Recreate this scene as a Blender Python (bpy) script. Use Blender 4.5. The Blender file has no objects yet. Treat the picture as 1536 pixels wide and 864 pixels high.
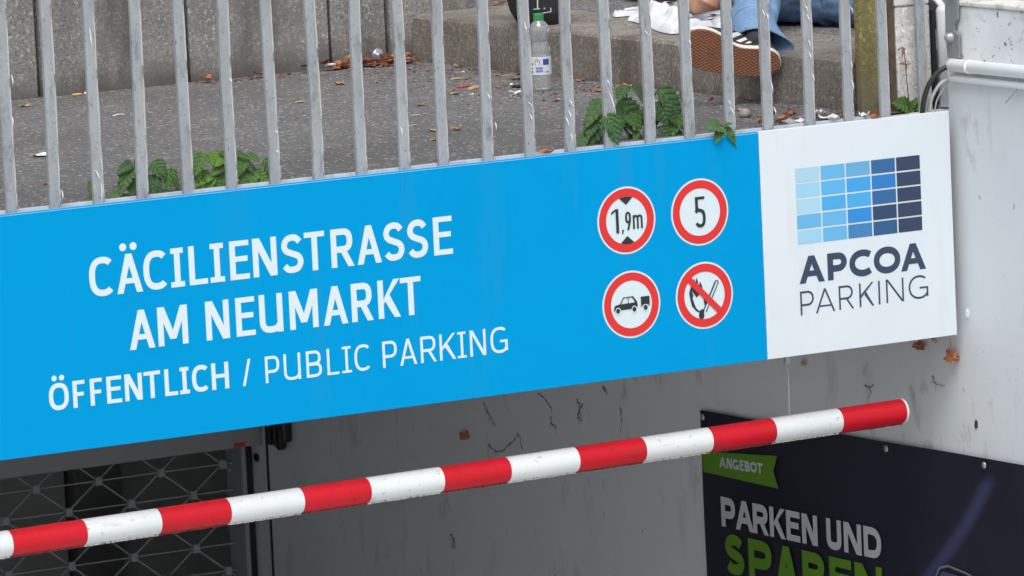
import bpy, bmesh, math, random
from mathutils import Vector, Matrix, noise
R = math.radians
random.seed(7)
SC = bpy.context.scene
COL = SC.collection

# ------------------------------------------------------------------ camera
cam_d = bpy.data.cameras.new('camera'); cam = bpy.data.objects.new('camera', cam_d); COL.objects.link(cam)
cam_d.sensor_width = 36.0; cam_d.lens = 219.5073; cam_d.clip_start = 0.1; cam_d.clip_end = 500
cam.matrix_world = Matrix(((0.860918, 0.104894, -0.497813, -9.29170), (-0.506638, 0.087825, -0.857674, -13.65858), (-0.046244, 0.990598, 0.128754, 1.72053), (0, 0, 0, 1)))
SC.camera = cam
# ------------------------------------------------------------------ sky, sun, exposure (bright overcast)
SUN_EL, SUN_AZ = 60.0, 212.0      # azimuth: direction the light comes from, clockwise from +Y
w = bpy.data.worlds.new("World"); SC.world = w; w.use_nodes = True
nt = w.node_tree; nt.nodes.clear()
sky = nt.nodes.new('ShaderNodeTexSky'); sky.sky_type = 'NISHITA'; sky.sun_disc = False
sky.sun_elevation = R(SUN_EL); sky.sun_rotation = R(SUN_AZ); sky.air_density = 1.0; sky.dust_density = 4.0; sky.ozone_density = 1.0
hsv = nt.nodes.new('ShaderNodeHueSaturation'); hsv.inputs['Saturation'].default_value = 0.32; hsv.inputs['Value'].default_value = 1.0
bg = nt.nodes.new('ShaderNodeBackground'); bg.inputs['Strength'].default_value = 0.15
out = nt.nodes.new('ShaderNodeOutputWorld')
nt.links.new(sky.outputs[0], hsv.inputs['Color']); nt.links.new(hsv.outputs[0], bg.inputs['Color']); nt.links.new(bg.outputs[0], out.inputs[0])
sd = bpy.data.lights.new('sun', 'SUN'); sd.energy = 1.5; sd.angle = R(35); sd.color = (1.0, .97, .93)
so = bpy.data.objects.new('sun', sd); COL.objects.link(so)
az = R(SUN_AZ); el = R(SUN_EL)
dvec = Vector((math.sin(az)*math.cos(el), math.cos(az)*math.cos(el), math.sin(el)))
so.rotation_euler = dvec.to_track_quat('Z', 'Y').to_euler(); so.location = (-3, -8, 10)
SC.view_settings.view_transform = 'Standard'; SC.view_settings.look = 'None'
SC.view_settings.exposure = 0.12; SC.view_settings.gamma = 1.0
SC.cycles.max_bounces = 12; SC.cycles.diffuse_bounces = 8; SC.cycles.transparent_max_bounces = 12

# ------------------------------------------------------------------ materials
def new_mat(name):
    m = bpy.data.materials.new(name); m.use_nodes = True
    b = m.node_tree.nodes['Principled BSDF']
    return m, m.node_tree, b
def nd(nt, t, **k):
    n = nt.nodes.new(t)
    for a, v in k.items(): setattr(n, a, v)
    return n
def mixc(nt, fac, a, b, mode='MIX'):
    n = nd(nt, 'ShaderNodeMix', data_type='RGBA', blend_type=mode)
    if isinstance(fac, float): n.inputs[0].default_value = fac
    else: nt.links.new(fac, n.inputs[0])
    for i, v in ((6, a), (7, b)):
        if isinstance(v, tuple): n.inputs[i].default_value = (*v, 1)
        else: nt.links.new(v, n.inputs[i])
    return n.outputs[2]
def ramp(nt, src, lo, hi):
    n = nd(nt, 'ShaderNodeMapRange'); n.inputs[1].default_value = lo; n.inputs[2].default_value = hi
    nt.links.new(src, n.inputs[0]); return n.outputs[0]
def tex(nt, kind, vec, scale, detail=6, rough=.6, stretch=None):
    if stretch:
        mp = nd(nt, 'ShaderNodeMapping'); mp.inputs['Scale'].default_value = stretch
        nt.links.new(vec, mp.inputs[0]); vec = mp.outputs[0]
    if kind == 'noise':
        n = nd(nt, 'ShaderNodeTexNoise'); n.inputs['Scale'].default_value = scale
        n.inputs['Detail'].default_value = detail; n.inputs['Roughness'].default_value = rough
        nt.links.new(vec, n.inputs['Vector']); return n.outputs['Fac']
    n = nd(nt, 'ShaderNodeTexVoronoi'); n.inputs['Scale'].default_value = scale
    nt.links.new(vec, n.inputs['Vector']); return n.outputs['Distance'], n.outputs['Color']
def mat(name, c, rough=.6, metal=0.0, layers=(), bump=None, coat=0, spec=.5):
    """layers: (scale, lo, hi, colour, stretch or None) noise-masked colour layers"""
    m, nt, b = new_mat(name)
    tc = nd(nt, 'ShaderNodeTexCoord'); v = tc.outputs['Object']
    col = nd(nt, 'ShaderNodeRGB'); col.outputs[0].default_value = (*c, 1); cur = col.outputs[0]
    for i, (s, lo, hi, c2, st) in enumerate(layers):
        off = nd(nt, 'ShaderNodeVectorMath', operation='ADD'); off.inputs[1].default_value = (i*3.7, i*1.9, i*5.3)
        nt.links.new(v, off.inputs[0])
        f = ramp(nt, tex(nt, 'noise', off.outputs[0], s, stretch=st), lo, hi)
        cur = mixc(nt, f, cur, c2)
    nt.links.new(cur, b.inputs['Base Color'])
    b.inputs['Roughness'].default_value = rough; b.inputs['Metallic'].default_value = metal
    b.inputs['Coat Weight'].default_value = coat; b.inputs['Specular IOR Level'].default_value = spec
    if bump:
        bp = nd(nt, 'ShaderNodeBump'); bp.inputs['Strength'].default_value = bump[1]; bp.inputs['Distance'].default_value = bump[2]
        nt.links.new(tex(nt, 'noise', v, bump[0], 8, .7), bp.inputs['Height']); nt.links.new(bp.outputs[0], b.inputs['Normal'])
    return m
def flat(name, c, rough=.5, **k): return mat(name, c, rough, **k)

# sign prints
BLUE = mat('sign blue', (0.0, .318, .675), .5, layers=[(1.6, .35, .7, (0.0, .300, .645), None), (90, .60, .75, (.0, .285, .61), None), (9, .58, .78, (.012, .295, .62), (1, 1, .12)), (220, .68, .74, (.0, .25, .55), None)], spec=.05)
WHITE = mat('sign white', (.72, .78, .83), .35, layers=[(3, .4, .8, (.685, .745, .795), None), (40, .66, .8, (.64, .67, .70), (.5, 1, .5)), (10, .58, .76, (.66, .69, .71), (1, 1, .12)), (160, .68, .73, (.5, .52, .54), None)])
PRINT_WHITE = flat('print white', (.67, .78, .82), .45, spec=.2)
EDGE = mat('sign edge trim', (.60, .68, .76), .4, layers=[(30, .5, .7, (.45, .5, .55), None)])
RED = flat('traffic red', (.72, .04, .04), .5, spec=.2)
INK = flat('print black', (.02, .024, .03), .45)
NAVY = flat('logo navy', (.032, .058, .105), .45)
SEAM = flat('panel seam', (.0, .25, .66), .5)
# stone and ground
def mk_asphalt():
    m, nt, b = new_mat('worn asphalt'); v = nd(nt, 'ShaderNodeTexCoord').outputs['Object']
    big = tex(nt, 'noise', v, 3, 6, .6); mid = tex(nt, 'noise', v, 60, 8, .8)
    c = mixc(nt, ramp(nt, big, .3, .7), (.145, .144, .145), (.20, .197, .195))
    c = mixc(nt, ramp(nt, mid, .36, .60), (.075, .073, .075), c)
    fine = tex(nt, 'noise', v, 100, 3, .9)
    c = mixc(nt, ramp(nt, fine, .55, .66), c, (.36, .35, .345)); c = mixc(nt, ramp(nt, fine, .45, .36), c, (.030, .042, .043))
    c = mixc(nt, ramp(nt, tex(nt, 'noise', v, 1.1, 3, .5), .5, .75), c, (.105, .10, .10))
    d, vc = tex(nt, 'vor', v, 85)
    sep = nd(nt, 'ShaderNodeSeparateColor'); nt.links.new(vc, sep.inputs[0])
    near = ramp(nt, d, .42, .25)
    pick = ramp(nt, sep.outputs[0], .70, .82)
    mm = nd(nt, 'ShaderNodeMath', operation='MULTIPLY'); nt.links.new(near, mm.inputs[0]); nt.links.new(pick, mm.inputs[1])
    c = mixc(nt, mm.outputs[0], c, (.56, .55, .545))
    pk2 = ramp(nt, sep.outputs[1], .62, .8)
    m2 = nd(nt, 'ShaderNodeMath', operation='MULTIPLY'); nt.links.new(near, m2.inputs[0]); nt.links.new(pk2, m2.inputs[1])
    c = mixc(nt, m2.outputs[0], c, (.045, .043, .044))
    dust = tex(nt, 'noise', v, 9, 8, .75)
    c = mixc(nt, ramp(nt, dust, .56, .70), c, (.27, .25, .235))
    nt.links.new(c, b.inputs['Base Color']); b.inputs['Roughness'].default_value = .85
    bp = nd(nt, 'ShaderNodeBump'); bp.inputs['Strength'].default_value = .9; bp.inputs['Distance'].default_value = .004
    nt.links.new(d, bp.inputs['Height']); nt.links.new(bp.outputs[0], b.inputs['Normal'])
    return m
ASPHALT = mk_asphalt()
def concrete(name, a, bcol, dirt, low=None, scale=7, grain=160):
    m, nt, b = new_mat(name); v = nd(nt, 'ShaderNodeTexCoord').outputs['Object']
    c = mixc(nt, ramp(nt, tex(nt, 'noise', v, scale, 8, .65), .32, .68), a, bcol)
    c = mixc(nt, ramp(nt, tex(nt, 'noise', v, grain, 4, .8), .49, .66), c, dirt)
    g2 = tex(nt, 'noise', v, grain*.55, 5, .8)
    c = mixc(nt, ramp(nt, g2, .54, .64), c, tuple(min(1, x*1.75) for x in a)); c = mixc(nt, ramp(nt, tex(nt, 'noise', v, 2.2, 5, .6), .52, .72), c, tuple(x*.8 for x in bcol))
    c = mixc(nt, ramp(nt, tex(nt, 'noise', v, 5, 6, .6, (1, 1, .18)), .52, .75), c, dirt)
    if low:
        sx = nd(nt, 'ShaderNodeSeparateXYZ'); nt.links.new(v, sx.inputs[0])
        add = nd(nt, 'ShaderNodeMath', operation='MULTIPLY_ADD'); nt.links.new(tex(nt, 'noise', v, 12, 5, .6), add.inputs[0])
        add.inputs[1].default_value = .14; nt.links.new(sx.outputs[2], add.inputs[2])
        c = mixc(nt, ramp(nt, add.outputs[0], low[0], low[1]), c, low[2])
    nt.links.new(c, b.inputs['Base Color']); b.inputs['Roughness'].default_value = .9
    bp = nd(nt, 'ShaderNodeBump'); bp.inputs['Strength'].default_value = .6; bp.inputs['Distance'].default_value = .003
    nt.links.new(g2, bp.inputs['Height']); nt.links.new(bp.outputs[0], b.inputs['Normal'])
    return m
CONC = concrete('wall concrete', (.32, .31, .295), (.21, .203, .193), (.085, .08, .075), low=(.16, .07, (.11, .104, .097)))
STEP_FACE = concrete('step concrete', (.28, .26, .235), (.18, .16, .138), (.085, .07, .055), low=(.085, .05, (.11, .088, .068)), scale=9)
TREAD = concrete('step tread concrete', (.36, .335, .305), (.26, .24, .22), (.15, .14, .125), scale=6)
MOSS = concrete('mossy concrete', (.33, .28, .10), (.22, .19, .07), (.10, .085, .05), low=(.17, .06, (.17, .14, .11)), scale=18)
DIRTYWHITE = concrete('dirty white painted concrete', (.80, .79, .77), (.62, .61, .59), (.36, .35, .33), scale=8, grain=90)
RAMPWHITE = mat('pale grey wall paint', (.65, .695, .725), .62, layers=[(1.6, .35, .7, (.60, .64, .67), None), (7, .60, .80, (.40, .415, .43), (1, 1, .3)), (26, .69, .77, (.16, .155, .15), (1, 1, .55)), (55, .70, .76, (.22, .22, .2), None), (9, .60, .72, (.43, .44, .44), (1, 1, .6)), (95, .70, .75, (.2, .19, .18), (1, 1, .4))], bump=(45, .2, .004))
PARAPETWHITE = mat('weathered white wall paint', (.78, .83, .86), .7, layers=[(4, .4, .7, (.62, .65, .67), None), (14, .58, .66, (.30, .30, .29), (1, .4, 1)), (50, .62, .68, (.16, .16, .15), None), (7, .55, .7, (.5, .5, .48), None)], bump=(60, .35, .004))
SOFFIT = mat('grey soffit paint', (.66, .67, .675), .8, layers=[(4, .4, .7, (.6, .35, .36), None)])
INNER = mat('garage inner wall paint', (.62, .64, .63), .8, layers=[(3, .4, .7, (.54, .56, .56), None)])
INNERDARK = mat('garage door dark', (.26, .26, .265), .7)
# metals and others
def mk_galv():
    m, nt, b = new_mat('weathered galvanised steel'); tcn = nd(nt, 'ShaderNodeTexCoord'); v0 = tcn.outputs['Object']
    oi = nd(nt, 'ShaderNodeObjectInfo'); ad = nd(nt, 'ShaderNodeVectorMath', operation='ADD'); nt.links.new(v0, ad.inputs[0])
    cb = nd(nt, 'ShaderNodeCombineXYZ'); ml = nd(nt, 'ShaderNodeMath', operation='MULTIPLY'); ml.inputs[1].default_value = 40
    nt.links.new(oi.outputs['Random'], ml.inputs[0]); nt.links.new(ml.outputs[0], cb.inputs[0]); nt.links.new(ml.outputs[0], cb.inputs[2])
    nt.links.new(cb.outputs[0], ad.inputs[1]); v = ad.outputs[0]
    c = mixc(nt, ramp(nt, tex(nt, 'noise', v, 14, 8, .7, (1, 1, .3)), .3, .7), (.31, .33, .35), (.44, .465, .485))
    c = mixc(nt, ramp(nt, tex(nt, 'noise', v, 38, 8, .75, (1, 1, .35)), .53, .70), c, (.19, .20, .21))
    c = mixc(nt, ramp(nt, tex(nt, 'noise', v, 150, 4, .7, (1, 1, .5)), .61, .68), c, (.12, .12, .13))
    c = mixc(nt, ramp(nt, tex(nt, 'noise', v, 75, 5, .7, (1, 1, .22)), .66, .72), c, (.60, .63, .66))
    nt.links.new(c, b.inputs['Base Color']); b.inputs['Metallic'].default_value = .25; b.inputs['Roughness'].default_value = .55
    bp = nd(nt, 'ShaderNodeBump'); bp.inputs['Strength'].default_value = .5; bp.inputs['Distance'].default_value = .002
    nt.links.new(tex(nt, 'noise', v, 90, 6, .7, (1, 1, .3)), bp.inputs['Height']); nt.links.new(bp.outputs[0], b.inputs['Normal'])
    return m
GALV = mk_galv()
EDGE_PALE = mat('pale zinc edge', (.66, .67, .66), .5, layers=[(60, .52, .6, (.22, .23, .24), (1, 1, .3))])  # paler, mottled tone for the right bevel of each bar
FLAKE = flat('peeling silver paint', (.85, .87, .9), .35)
STRAP = mat('grey painted steel strap', (.22, .25, .27), .5, layers=[(30, .5, .7, (.16, .18, .19), None)])
STEEL = mat('bright steel', (.5, .5, .5), .35, .7)
PVC = mat('white pvc conduit', (.90, .92, .93), .4, layers=[(30, .66, .74, (.4, .4, .38), None)])
CABLE_BLACK = flat('black cable', (.018, .018, .02), .5)
CABLE_GREY = flat('pale grey cable', (.45, .46, .46), .5)
BOOM_RED = mat('reflective red film', (.64, .008, .022), .45, layers=[(3, .4, .7, (.56, .008, .02), None), (80, .62, .70, (.30, .02, .025), None), (25, .60, .66, (.42, .03, .035), (.3, 1, 1))], spec=.3)
BOOM_WHITE = mat('white film', (.80, .83, .83), .33, layers=[(4, .4, .7, (.74, .77, .78), None), (60, .63, .70, (.48, .46, .42), None), (22, .60, .68, (.6, .6, .58), (.3, 1, 1))], spec=.3)
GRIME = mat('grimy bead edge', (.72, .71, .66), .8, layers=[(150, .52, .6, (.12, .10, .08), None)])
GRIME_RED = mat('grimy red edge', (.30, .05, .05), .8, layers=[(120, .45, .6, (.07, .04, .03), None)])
GRILLE = mat('grille steel', (.34, .355, .37), .5, .1)
DARKSTEEL = flat('black steel', (.012, .012, .013), .5)
MIDSTEEL = mat('dull grey steel', (.30, .31, .32), .6)
BLACKPLASTIC = mat('black plastic', (.012, .012, .014), .45)
def mk_banner():
    m, nt, b = new_mat('printed navy banner'); v = nd(nt, 'ShaderNodeTexCoord').outputs['Object']
    c = mixc(nt, ramp(nt, tex(nt, 'noise', v, 2.5, 3, .5), .35, .7), (.011, .012, .024), (.018, .019, .034))
    d, _ = tex(nt, 'vor', v, 110)
    c = mixc(nt, ramp(nt, d, .3, .05), c, (.022, .024, .038))
    # printed violet light trail running down the banner
    sx = nd(nt, 'ShaderNodeSeparateXYZ'); nt.links.new(v, sx.inputs[0])
    # distance from the curved line y = y0 + a*(z-z0)+b*(z-z0)^2
    z = nd(nt, 'ShaderNodeMath', operation='ADD'); nt.links.new(sx.outputs[2], z.inputs[0]); z.inputs[1].default_value = .97
    z2 = nd(nt, 'ShaderNodeMath', operation='MULTIPLY'); nt.links.new(z.outputs[0], z2.inputs[0]); nt.links.new(z.outputs[0], z2.inputs[1])
    a1 = nd(nt, 'ShaderNodeMath', operation='MULTIPLY_ADD'); nt.links.new(z.outputs[0], a1.inputs[0]); a1.inputs[1].default_value = 0.6746; nt.links.new(sx.outputs[1], a1.inputs[2])
    a2 = nd(nt, 'ShaderNodeMath', operation='MULTIPLY_ADD'); nt.links.new(z2.outputs[0], a2.inputs[0]); a2.inputs[1].default_value = -1.0177; nt.links.new(a1.outputs[0], a2.inputs[2])
    a3 = nd(nt, 'ShaderNodeMath', operation='ADD'); nt.links.new(a2.outputs[0], a3.inputs[0]); a3.inputs[1].default_value = 0.1012
    ab = nd(nt, 'ShaderNodeMath', operation='ABSOLUTE'); nt.links.new(a3.outputs[0], ab.inputs[0])
    s = nd(nt, 'ShaderNodeMapRange', interpolation_type='SMOOTHSTEP'); s.inputs[1].default_value = .055; s.inputs[2].default_value = 0.0
    nt.links.new(ab.outputs[0], s.inputs[0])
    cut = ramp(nt, sx.outputs[2], -.965, -1.0)
    mm = nd(nt, 'ShaderNodeMath', operation='MULTIPLY'); nt.links.new(s.outputs[0], mm.inputs[0]); nt.links.new(cut, mm.inputs[1])
    m3 = nd(nt, 'ShaderNodeMath', operation='MULTIPLY'); nt.links.new(mm.outputs[0], m3.inputs[0]); m3.inputs[1].default_value = .42
    c = mixc(nt, m3.outputs[0], c, (.075, .08, .20))
    nt.links.new(c, b.inputs['Base Color']); b.inputs['Roughness'].default_value = .42
    bp = nd(nt, 'ShaderNodeBump'); bp.inputs['Strength'].default_value = .25; bp.inputs['Distance'].default_value = .02
    nt.links.new(tex(nt, 'noise', v, 3, 3, .5), bp.inputs['Height']); nt.links.new(bp.outputs[0], b.inputs['Normal'])
    return m
BANNER = mk_banner()
BGREEN = flat('print green', (.10, .25, .015), .5)
BGREY = flat('print light grey', (.50, .52, .56), .5)
BNAVY2 = flat('print slate', (.05, .055, .08), .5)
def leafmat(name, a, b2):
    m, nt, b = new_mat(name); v = nd(nt, 'ShaderNodeTexCoord').outputs['Object']
    oi = nd(nt, 'ShaderNodeObjectInfo')
    c = mixc(nt, oi.outputs['Random'], a, b2)
    c = mixc(nt, ramp(nt, tex(nt, 'noise', v, 4, 5, .6), .45, .75), c, tuple(x*.6 for x in a))
    sx = nd(nt, 'ShaderNodeSeparateXYZ'); nt.links.new(v, sx.inputs[0])
    def mth(op, p, q=None, r=None):
        n = nd(nt, 'ShaderNodeMath', operation=op)
        for k, x in enumerate((p, q, r)):
            if x is None: continue
            if isinstance(x, (int, float)): n.inputs[k].default_value = x
            else: nt.links.new(x, n.inputs[k])
        return n.outputs[0]
    ax = mth('ABSOLUTE', sx.outputs[0]); q_ = mth('MULTIPLY_ADD', ax, -.75, sx.outputs[1])
    vein = mth('SINE', mth('MULTIPLY', q_, 34.0))
    vc_ = tuple(min(1, x*1.18+.008) for x in b2)
    c = mixc(nt, ramp(nt, vein, .80, 1.0), c, vc_)
    c = mixc(nt, ramp(nt, ax, .022, .010), c, vc_)
    bp = nd(nt, 'ShaderNodeBump'); bp.inputs['Strength'].default_value = .3; bp.inputs['Distance'].default_value = .006; bp.invert = True
    nt.links.new(vein, bp.inputs['Height']); nt.links.new(bp.outputs[0], b.inputs['Normal'])
    nt.links.new(c, b.inputs['Base Color']); b.inputs['Roughness'].default_value = .55; b.inputs['Specular IOR Level'].default_value = .25
    tr = nd(nt, 'ShaderNodeBsdfTranslucent'); nt.links.new(c, tr.inputs[0])
    mx = nd(nt, 'ShaderNodeMixShader'); mx.inputs[0].default_value = .22
    o = nt.nodes['Material Output']; nt.links.new(b.outputs[0], mx.inputs[1]); nt.links.new(tr.outputs[0], mx.inputs[2]); nt.links.new(mx.outputs[0], o.inputs[0])
    return m
GREEN_DARK = leafmat('dark green leaf', (.060, .13, .050), (.10, .19, .070))
GREEN_MID = leafmat('mid green leaf', (.075, .165, .045), (.12, .235, .062))
GREEN_LIGHT = leafmat('light green leaf', (.12, .25, .045), (.17, .32, .06))
STEM_RED = mat('reddish stem', (.10, .035, .025), .6)
STEM_DARK = mat('dark stem', (.035, .028, .02), .7)
BROWN = mat('dry leaf brown', (.26, .115, .06), .8, layers=[(60, .45, .7, (.14, .06, .035), None)])
TAN = mat('dry leaf tan', (.52, .33, .17), .8, layers=[(60, .45, .7, (.33, .18, .09), None)])
ORANGE = mat('dry leaf orange brown', (.45, .17, .08), .8, layers=[(60, .45, .7, (.24, .09, .05), None)])
DARKRED = mat('dry leaf dark red', (.14, .03, .02), .8)
PAPER = mat('white paper', (.78, .78, .77), .7, layers=[(40, .5, .7, (.6, .6, .6), None)])
CREAMPAPER = mat('cream tissue', (.70, .67, .58), .8, layers=[(25, .5, .7, (.55, .52, .44), None)])
COBWEB = mat('dusty dead tendril', (.19, .175, .16), .9)
TWIG = mat('pale twig', (.42, .38, .30), .8)
REDPACK = mat('red printed wrapper', (.62, .05, .05), .5)
YELLOWFILTER = mat('cigarette filter', (.65, .40, .14), .8)
FOIL = mat('crumpled foil film', (.45, .45, .52), .22, .6, layers=[(50, .45, .6, (.25, .16, .2), None)])
STONE = mat('pale pebble', (.38, .37, .35), .7, layers=[(60, .45, .6, (.25, .24, .22), None)])
def mk_denim(name, a, b2, c3):
    m, nt, b = new_mat(name); v = nd(nt, 'ShaderNodeTexCoord').outputs['Object']
    c = mixc(nt, ramp(nt, tex(nt, 'noise', v, 14, 6, .6), .3, .7), a, b2)
    c = mixc(nt, ramp(nt, tex(nt, 'noise', v, 400, 3, .8), .5, .7), c, c3)
    c = mixc(nt, ramp(nt, tex(nt, 'noise', v, 26, 5, .7, (1, 1, .35)), .58, .7), c, tuple(x*.6 for x in a))
    nt.links.new(c, b.inputs['Base Color']); b.inputs['Roughness'].default_value = .9
    bp = nd(nt, 'ShaderNodeBump'); bp.inputs['Strength'].default_value = .7; bp.inputs['Distance'].default_value = .006
    nt.links.new(tex(nt, 'noise', v, 38, 5, .6), bp.inputs['Height']); nt.links.new(bp.outputs[0], b.inputs['Normal'])
    return m
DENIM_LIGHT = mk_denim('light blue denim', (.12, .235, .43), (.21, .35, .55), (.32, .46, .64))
DENIM_SHADED = mk_denim('shaded blue denim', (.07, .13, .25), (.18, .30, .50), (.20, .29, .43))  # same jeans as the light denim, with shade painted into the colour
SKIN = mat('skin', (.50, .27, .18), .5, layers=[(20, .4, .7, (.42, .21, .14), None), (90, .6, .75, (.34, .17, .11), None)])
SHIRT = mat('white cotton', (.76, .78, .84), .85, layers=[(25, .55, .7, (.55, .58, .72), None), (60, .68, .74, (.20, .22, .32), None)], bump=(30, .6, .006))
HAIR = mat('dark brown hair', (.03, .02, .014), .6)
LIP = mat('lips', (.36, .14, .11), .5)
def mk_sole():
    m, nt, b = new_mat('gum rubber sole'); v = nd(nt, 'ShaderNodeTexCoord').outputs['Object']
    sx = nd(nt, 'ShaderNodeSeparateXYZ'); nt.links.new(v, sx.inputs[0])
    outs = []
    for sg in (1, -1):
        a = nd(nt, 'ShaderNodeMath', operation='MULTIPLY_ADD'); nt.links.new(sx.outputs[0], a.inputs[0]); a.inputs[1].default_value = .62
        mu = nd(nt, 'ShaderNodeMath', operation='MULTIPLY'); nt.links.new(sx.outputs[1], mu.inputs[0]); mu.inputs[1].default_value = sg
        nt.links.new(mu.outputs[0], a.inputs[2])
        k = nd(nt, 'ShaderNodeMath', operation='MULTIPLY'); nt.links.new(a.outputs[0], k.inputs[0]); k.inputs[1].default_value = 340
        s = nd(nt, 'ShaderNodeMath', operation='SINE'); nt.links.new(k.outputs[0], s.inputs[0])
        ab = nd(nt, 'ShaderNodeMath', operation='ABSOLUTE'); nt.links.new(s.outputs[0], ab.inputs[0]); outs.append(ab.outputs[0])
    mn = nd(nt, 'ShaderNodeMath', operation='MINIMUM'); nt.links.new(outs[0], mn.inputs[0]); nt.links.new(outs[1], mn.inputs[1])
    c = mixc(nt, ramp(nt, mn.outputs[0], .05, .4), (.24, .09, .045), (.48, .20, .105))
    c = mixc(nt, ramp(nt, tex(nt, 'noise', v, 30, 5, .6), .5, .75), c, (.30, .125, .075))
    nt.links.new(c, b.inputs['Base Color']); b.inputs['Roughness'].default_value = .6
    bp = nd(nt, 'ShaderNodeBump'); bp.inputs['Strength'].default_value = 1; bp.inputs['Distance'].default_value = .003
    nt.links.new(mn.outputs[0], bp.inputs['Height']); nt.links.new(bp.outputs[0], b.inputs['Normal'])
    return m
GUM = mk_sole()
SHOE_BLACK = mat('black suede', (.030, .033, .038), .8, layers=[(120, .5, .7, (.06, .063, .07), None)])
SHOE_WHITE = mat('shoe white', (.80, .79, .74), .5, layers=[(40, .55, .75, (.6, .57, .48), None)])
BAGBLACK = mat('black nylon', (.028, .026, .028), .7, layers=[(15, .4, .7, (.045, .042, .045), None)], bump=(200, .3, .002))
CAPGREEN = mat('green bottle cap', (.03, .30, .07), .4)
def mk_pet():
    m, nt, b = new_mat('clear plastic'); o = nt.nodes['Material Output']
    nt.nodes.remove(b)
    tr = nd(nt, 'ShaderNodeBsdfTransparent'); tr.inputs[0].default_value = (.90, .92, .92, 1)
    gl = nd(nt, 'ShaderNodeBsdfGlossy'); gl.inputs['Roughness'].default_value = .08; gl.inputs[0].default_value = (.95, .97, 1, 1)
    df = nd(nt, 'ShaderNodeBsdfDiffuse'); df.inputs[0].default_value = (.80, .84, .86, 1)
    lw = nd(nt, 'ShaderNodeLayerWeight'); lw.inputs[0].default_value = .45
    v = nd(nt, 'ShaderNodeTexCoord').outputs['Object']
    bp = nd(nt, 'ShaderNodeBump'); bp.inputs['Strength'].default_value = .8; bp.inputs['Distance'].default_value = .004
    nt.links.new(tex(nt, 'noise', v, 45, 3, .5), bp.inputs['Height'])
    nt.links.new(bp.outputs[0], gl.inputs['Normal']); nt.links.new(bp.outputs[0], lw.inputs['Normal'])
    m1 = nd(nt, 'ShaderNodeMixShader'); m1.inputs[0].default_value = .20; nt.links.new(tr.outputs[0], m1.inputs[1]); nt.links.new(df.outputs[0], m1.inputs[2])
    m2 = nd(nt, 'ShaderNodeMixShader'); nt.links.new(ramp(nt, lw.outputs['Facing'], 0, 1.4), m2.inputs[0]); nt.links.new(m1.outputs[0], m2.inputs[1]); nt.links.new(gl.outputs[0], m2.inputs[2])
    nt.links.new(m2.outputs[0], o.inputs[0]); return m
PET = mk_pet()
LABELW = mat('bottle label', (.74, .77, .83), .5)
LABELB = flat('label blue', (.16, .26, .62), .5)
LABELB2 = flat('label navy', (.04, .09, .34), .5)

# ------------------------------------------------------------------ helpers
def props(o, label=None, cat=None, group=None, kind=None):
    if label: o['label'] = label
    if cat: o['category'] = cat
    if group: o['group'] = group
    if kind: o['kind'] = kind
    return o
def thing(name, label, cat, loc=(0, 0, 0), group=None):
    o = bpy.data.objects.new(name, None); COL.objects.link(o); o.location = loc; o.empty_display_size = .1
    return props(o, label, cat, group)
def link(name, me, m=None, parent=None, smooth=False):
    if m is not None:
        me.materials.clear()
        for x in (m if isinstance(m, (list, tuple)) else [m]): me.materials.append(x)
    if smooth:
        for p in me.polygons: p.use_smooth = True
    o = bpy.data.objects.new(name, me); COL.objects.link(o)
    if parent:
        o.parent = parent; o.matrix_parent_inverse = wmat(parent).inverted()
    return o
def wmat(o):
    m = Matrix.LocRotScale(o.location, o.rotation_euler, o.scale)
    if o.parent: m = wmat(o.parent) @ o.matrix_parent_inverse @ m
    return m
def fin(name, bm, m=None, parent=None, smooth=False, normals=True):
    if normals: bmesh.ops.recalc_face_normals(bm, faces=bm.faces)
    me = bpy.data.meshes.new(name); bm.to_mesh(me); bm.free()
    return link(name, me, m, parent, smooth)
def box(bm, x0, x1, y0, y1, z0, z1, bev=0.0, seg=1, M=None):
    v = [bm.verts.new(p) for p in ((x0,y0,z0),(x1,y0,z0),(x1,y1,z0),(x0,y1,z0),(x0,y0,z1),(x1,y0,z1),(x1,y1,z1),(x0,y1,z1))]
    fs = [bm.faces.new([v[i] for i in f]) for f in ((0,3,2,1),(4,5,6,7),(0,1,5,4),(1,2,6,5),(2,3,7,6),(3,0,4,7))]
    if M: bmesh.ops.transform(bm, matrix=M, verts=v)
    if bev:
        es = list({e for f in fs for e in f.edges})
        bmesh.ops.bevel(bm, geom=es, offset=bev, segments=seg, affect='EDGES', profile=.5)
    return fs
def boxo(name, x0, x1, y0, y1, z0, z1, m, parent=None, bev=0.0, seg=1):
    bm = bmesh.new(); box(bm, x0, x1, y0, y1, z0, z1, bev, seg); return fin(name, bm, m, parent)
def tube(bm, pts, r, n=8, caps=True):
    pts = [Vector(p) for p in pts]; rings = []
    rr = r if isinstance(r, (list, tuple)) else [r]*len(pts)
    for i, p in enumerate(pts):
        t = (pts[min(i+1, len(pts)-1)] - pts[max(i-1, 0)]).normalized()
        a = Vector((0, 0, 1)) if abs(t.z) < .9 else Vector((0, 1, 0))
        u = t.cross(a).normalized(); v = u.cross(t)
        rings.append([bm.verts.new(p + (u*math.cos(2*math.pi*k/n) + v*math.sin(2*math.pi*k/n))*rr[i]) for k in range(n)])
    for a, b in zip(rings, rings[1:]):
        for k in range(n): bm.faces.new((a[k], a[(k+1) % n], b[(k+1) % n], b[k]))
    if caps: bm.faces.new(rings[0][::-1]); bm.faces.new(rings[-1])
    return rings
def tubeo(name, pts, r, m, parent=None, n=8):
    bm = bmesh.new(); tube(bm, pts, r, n); return fin(name, bm, m, parent, True)
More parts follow.
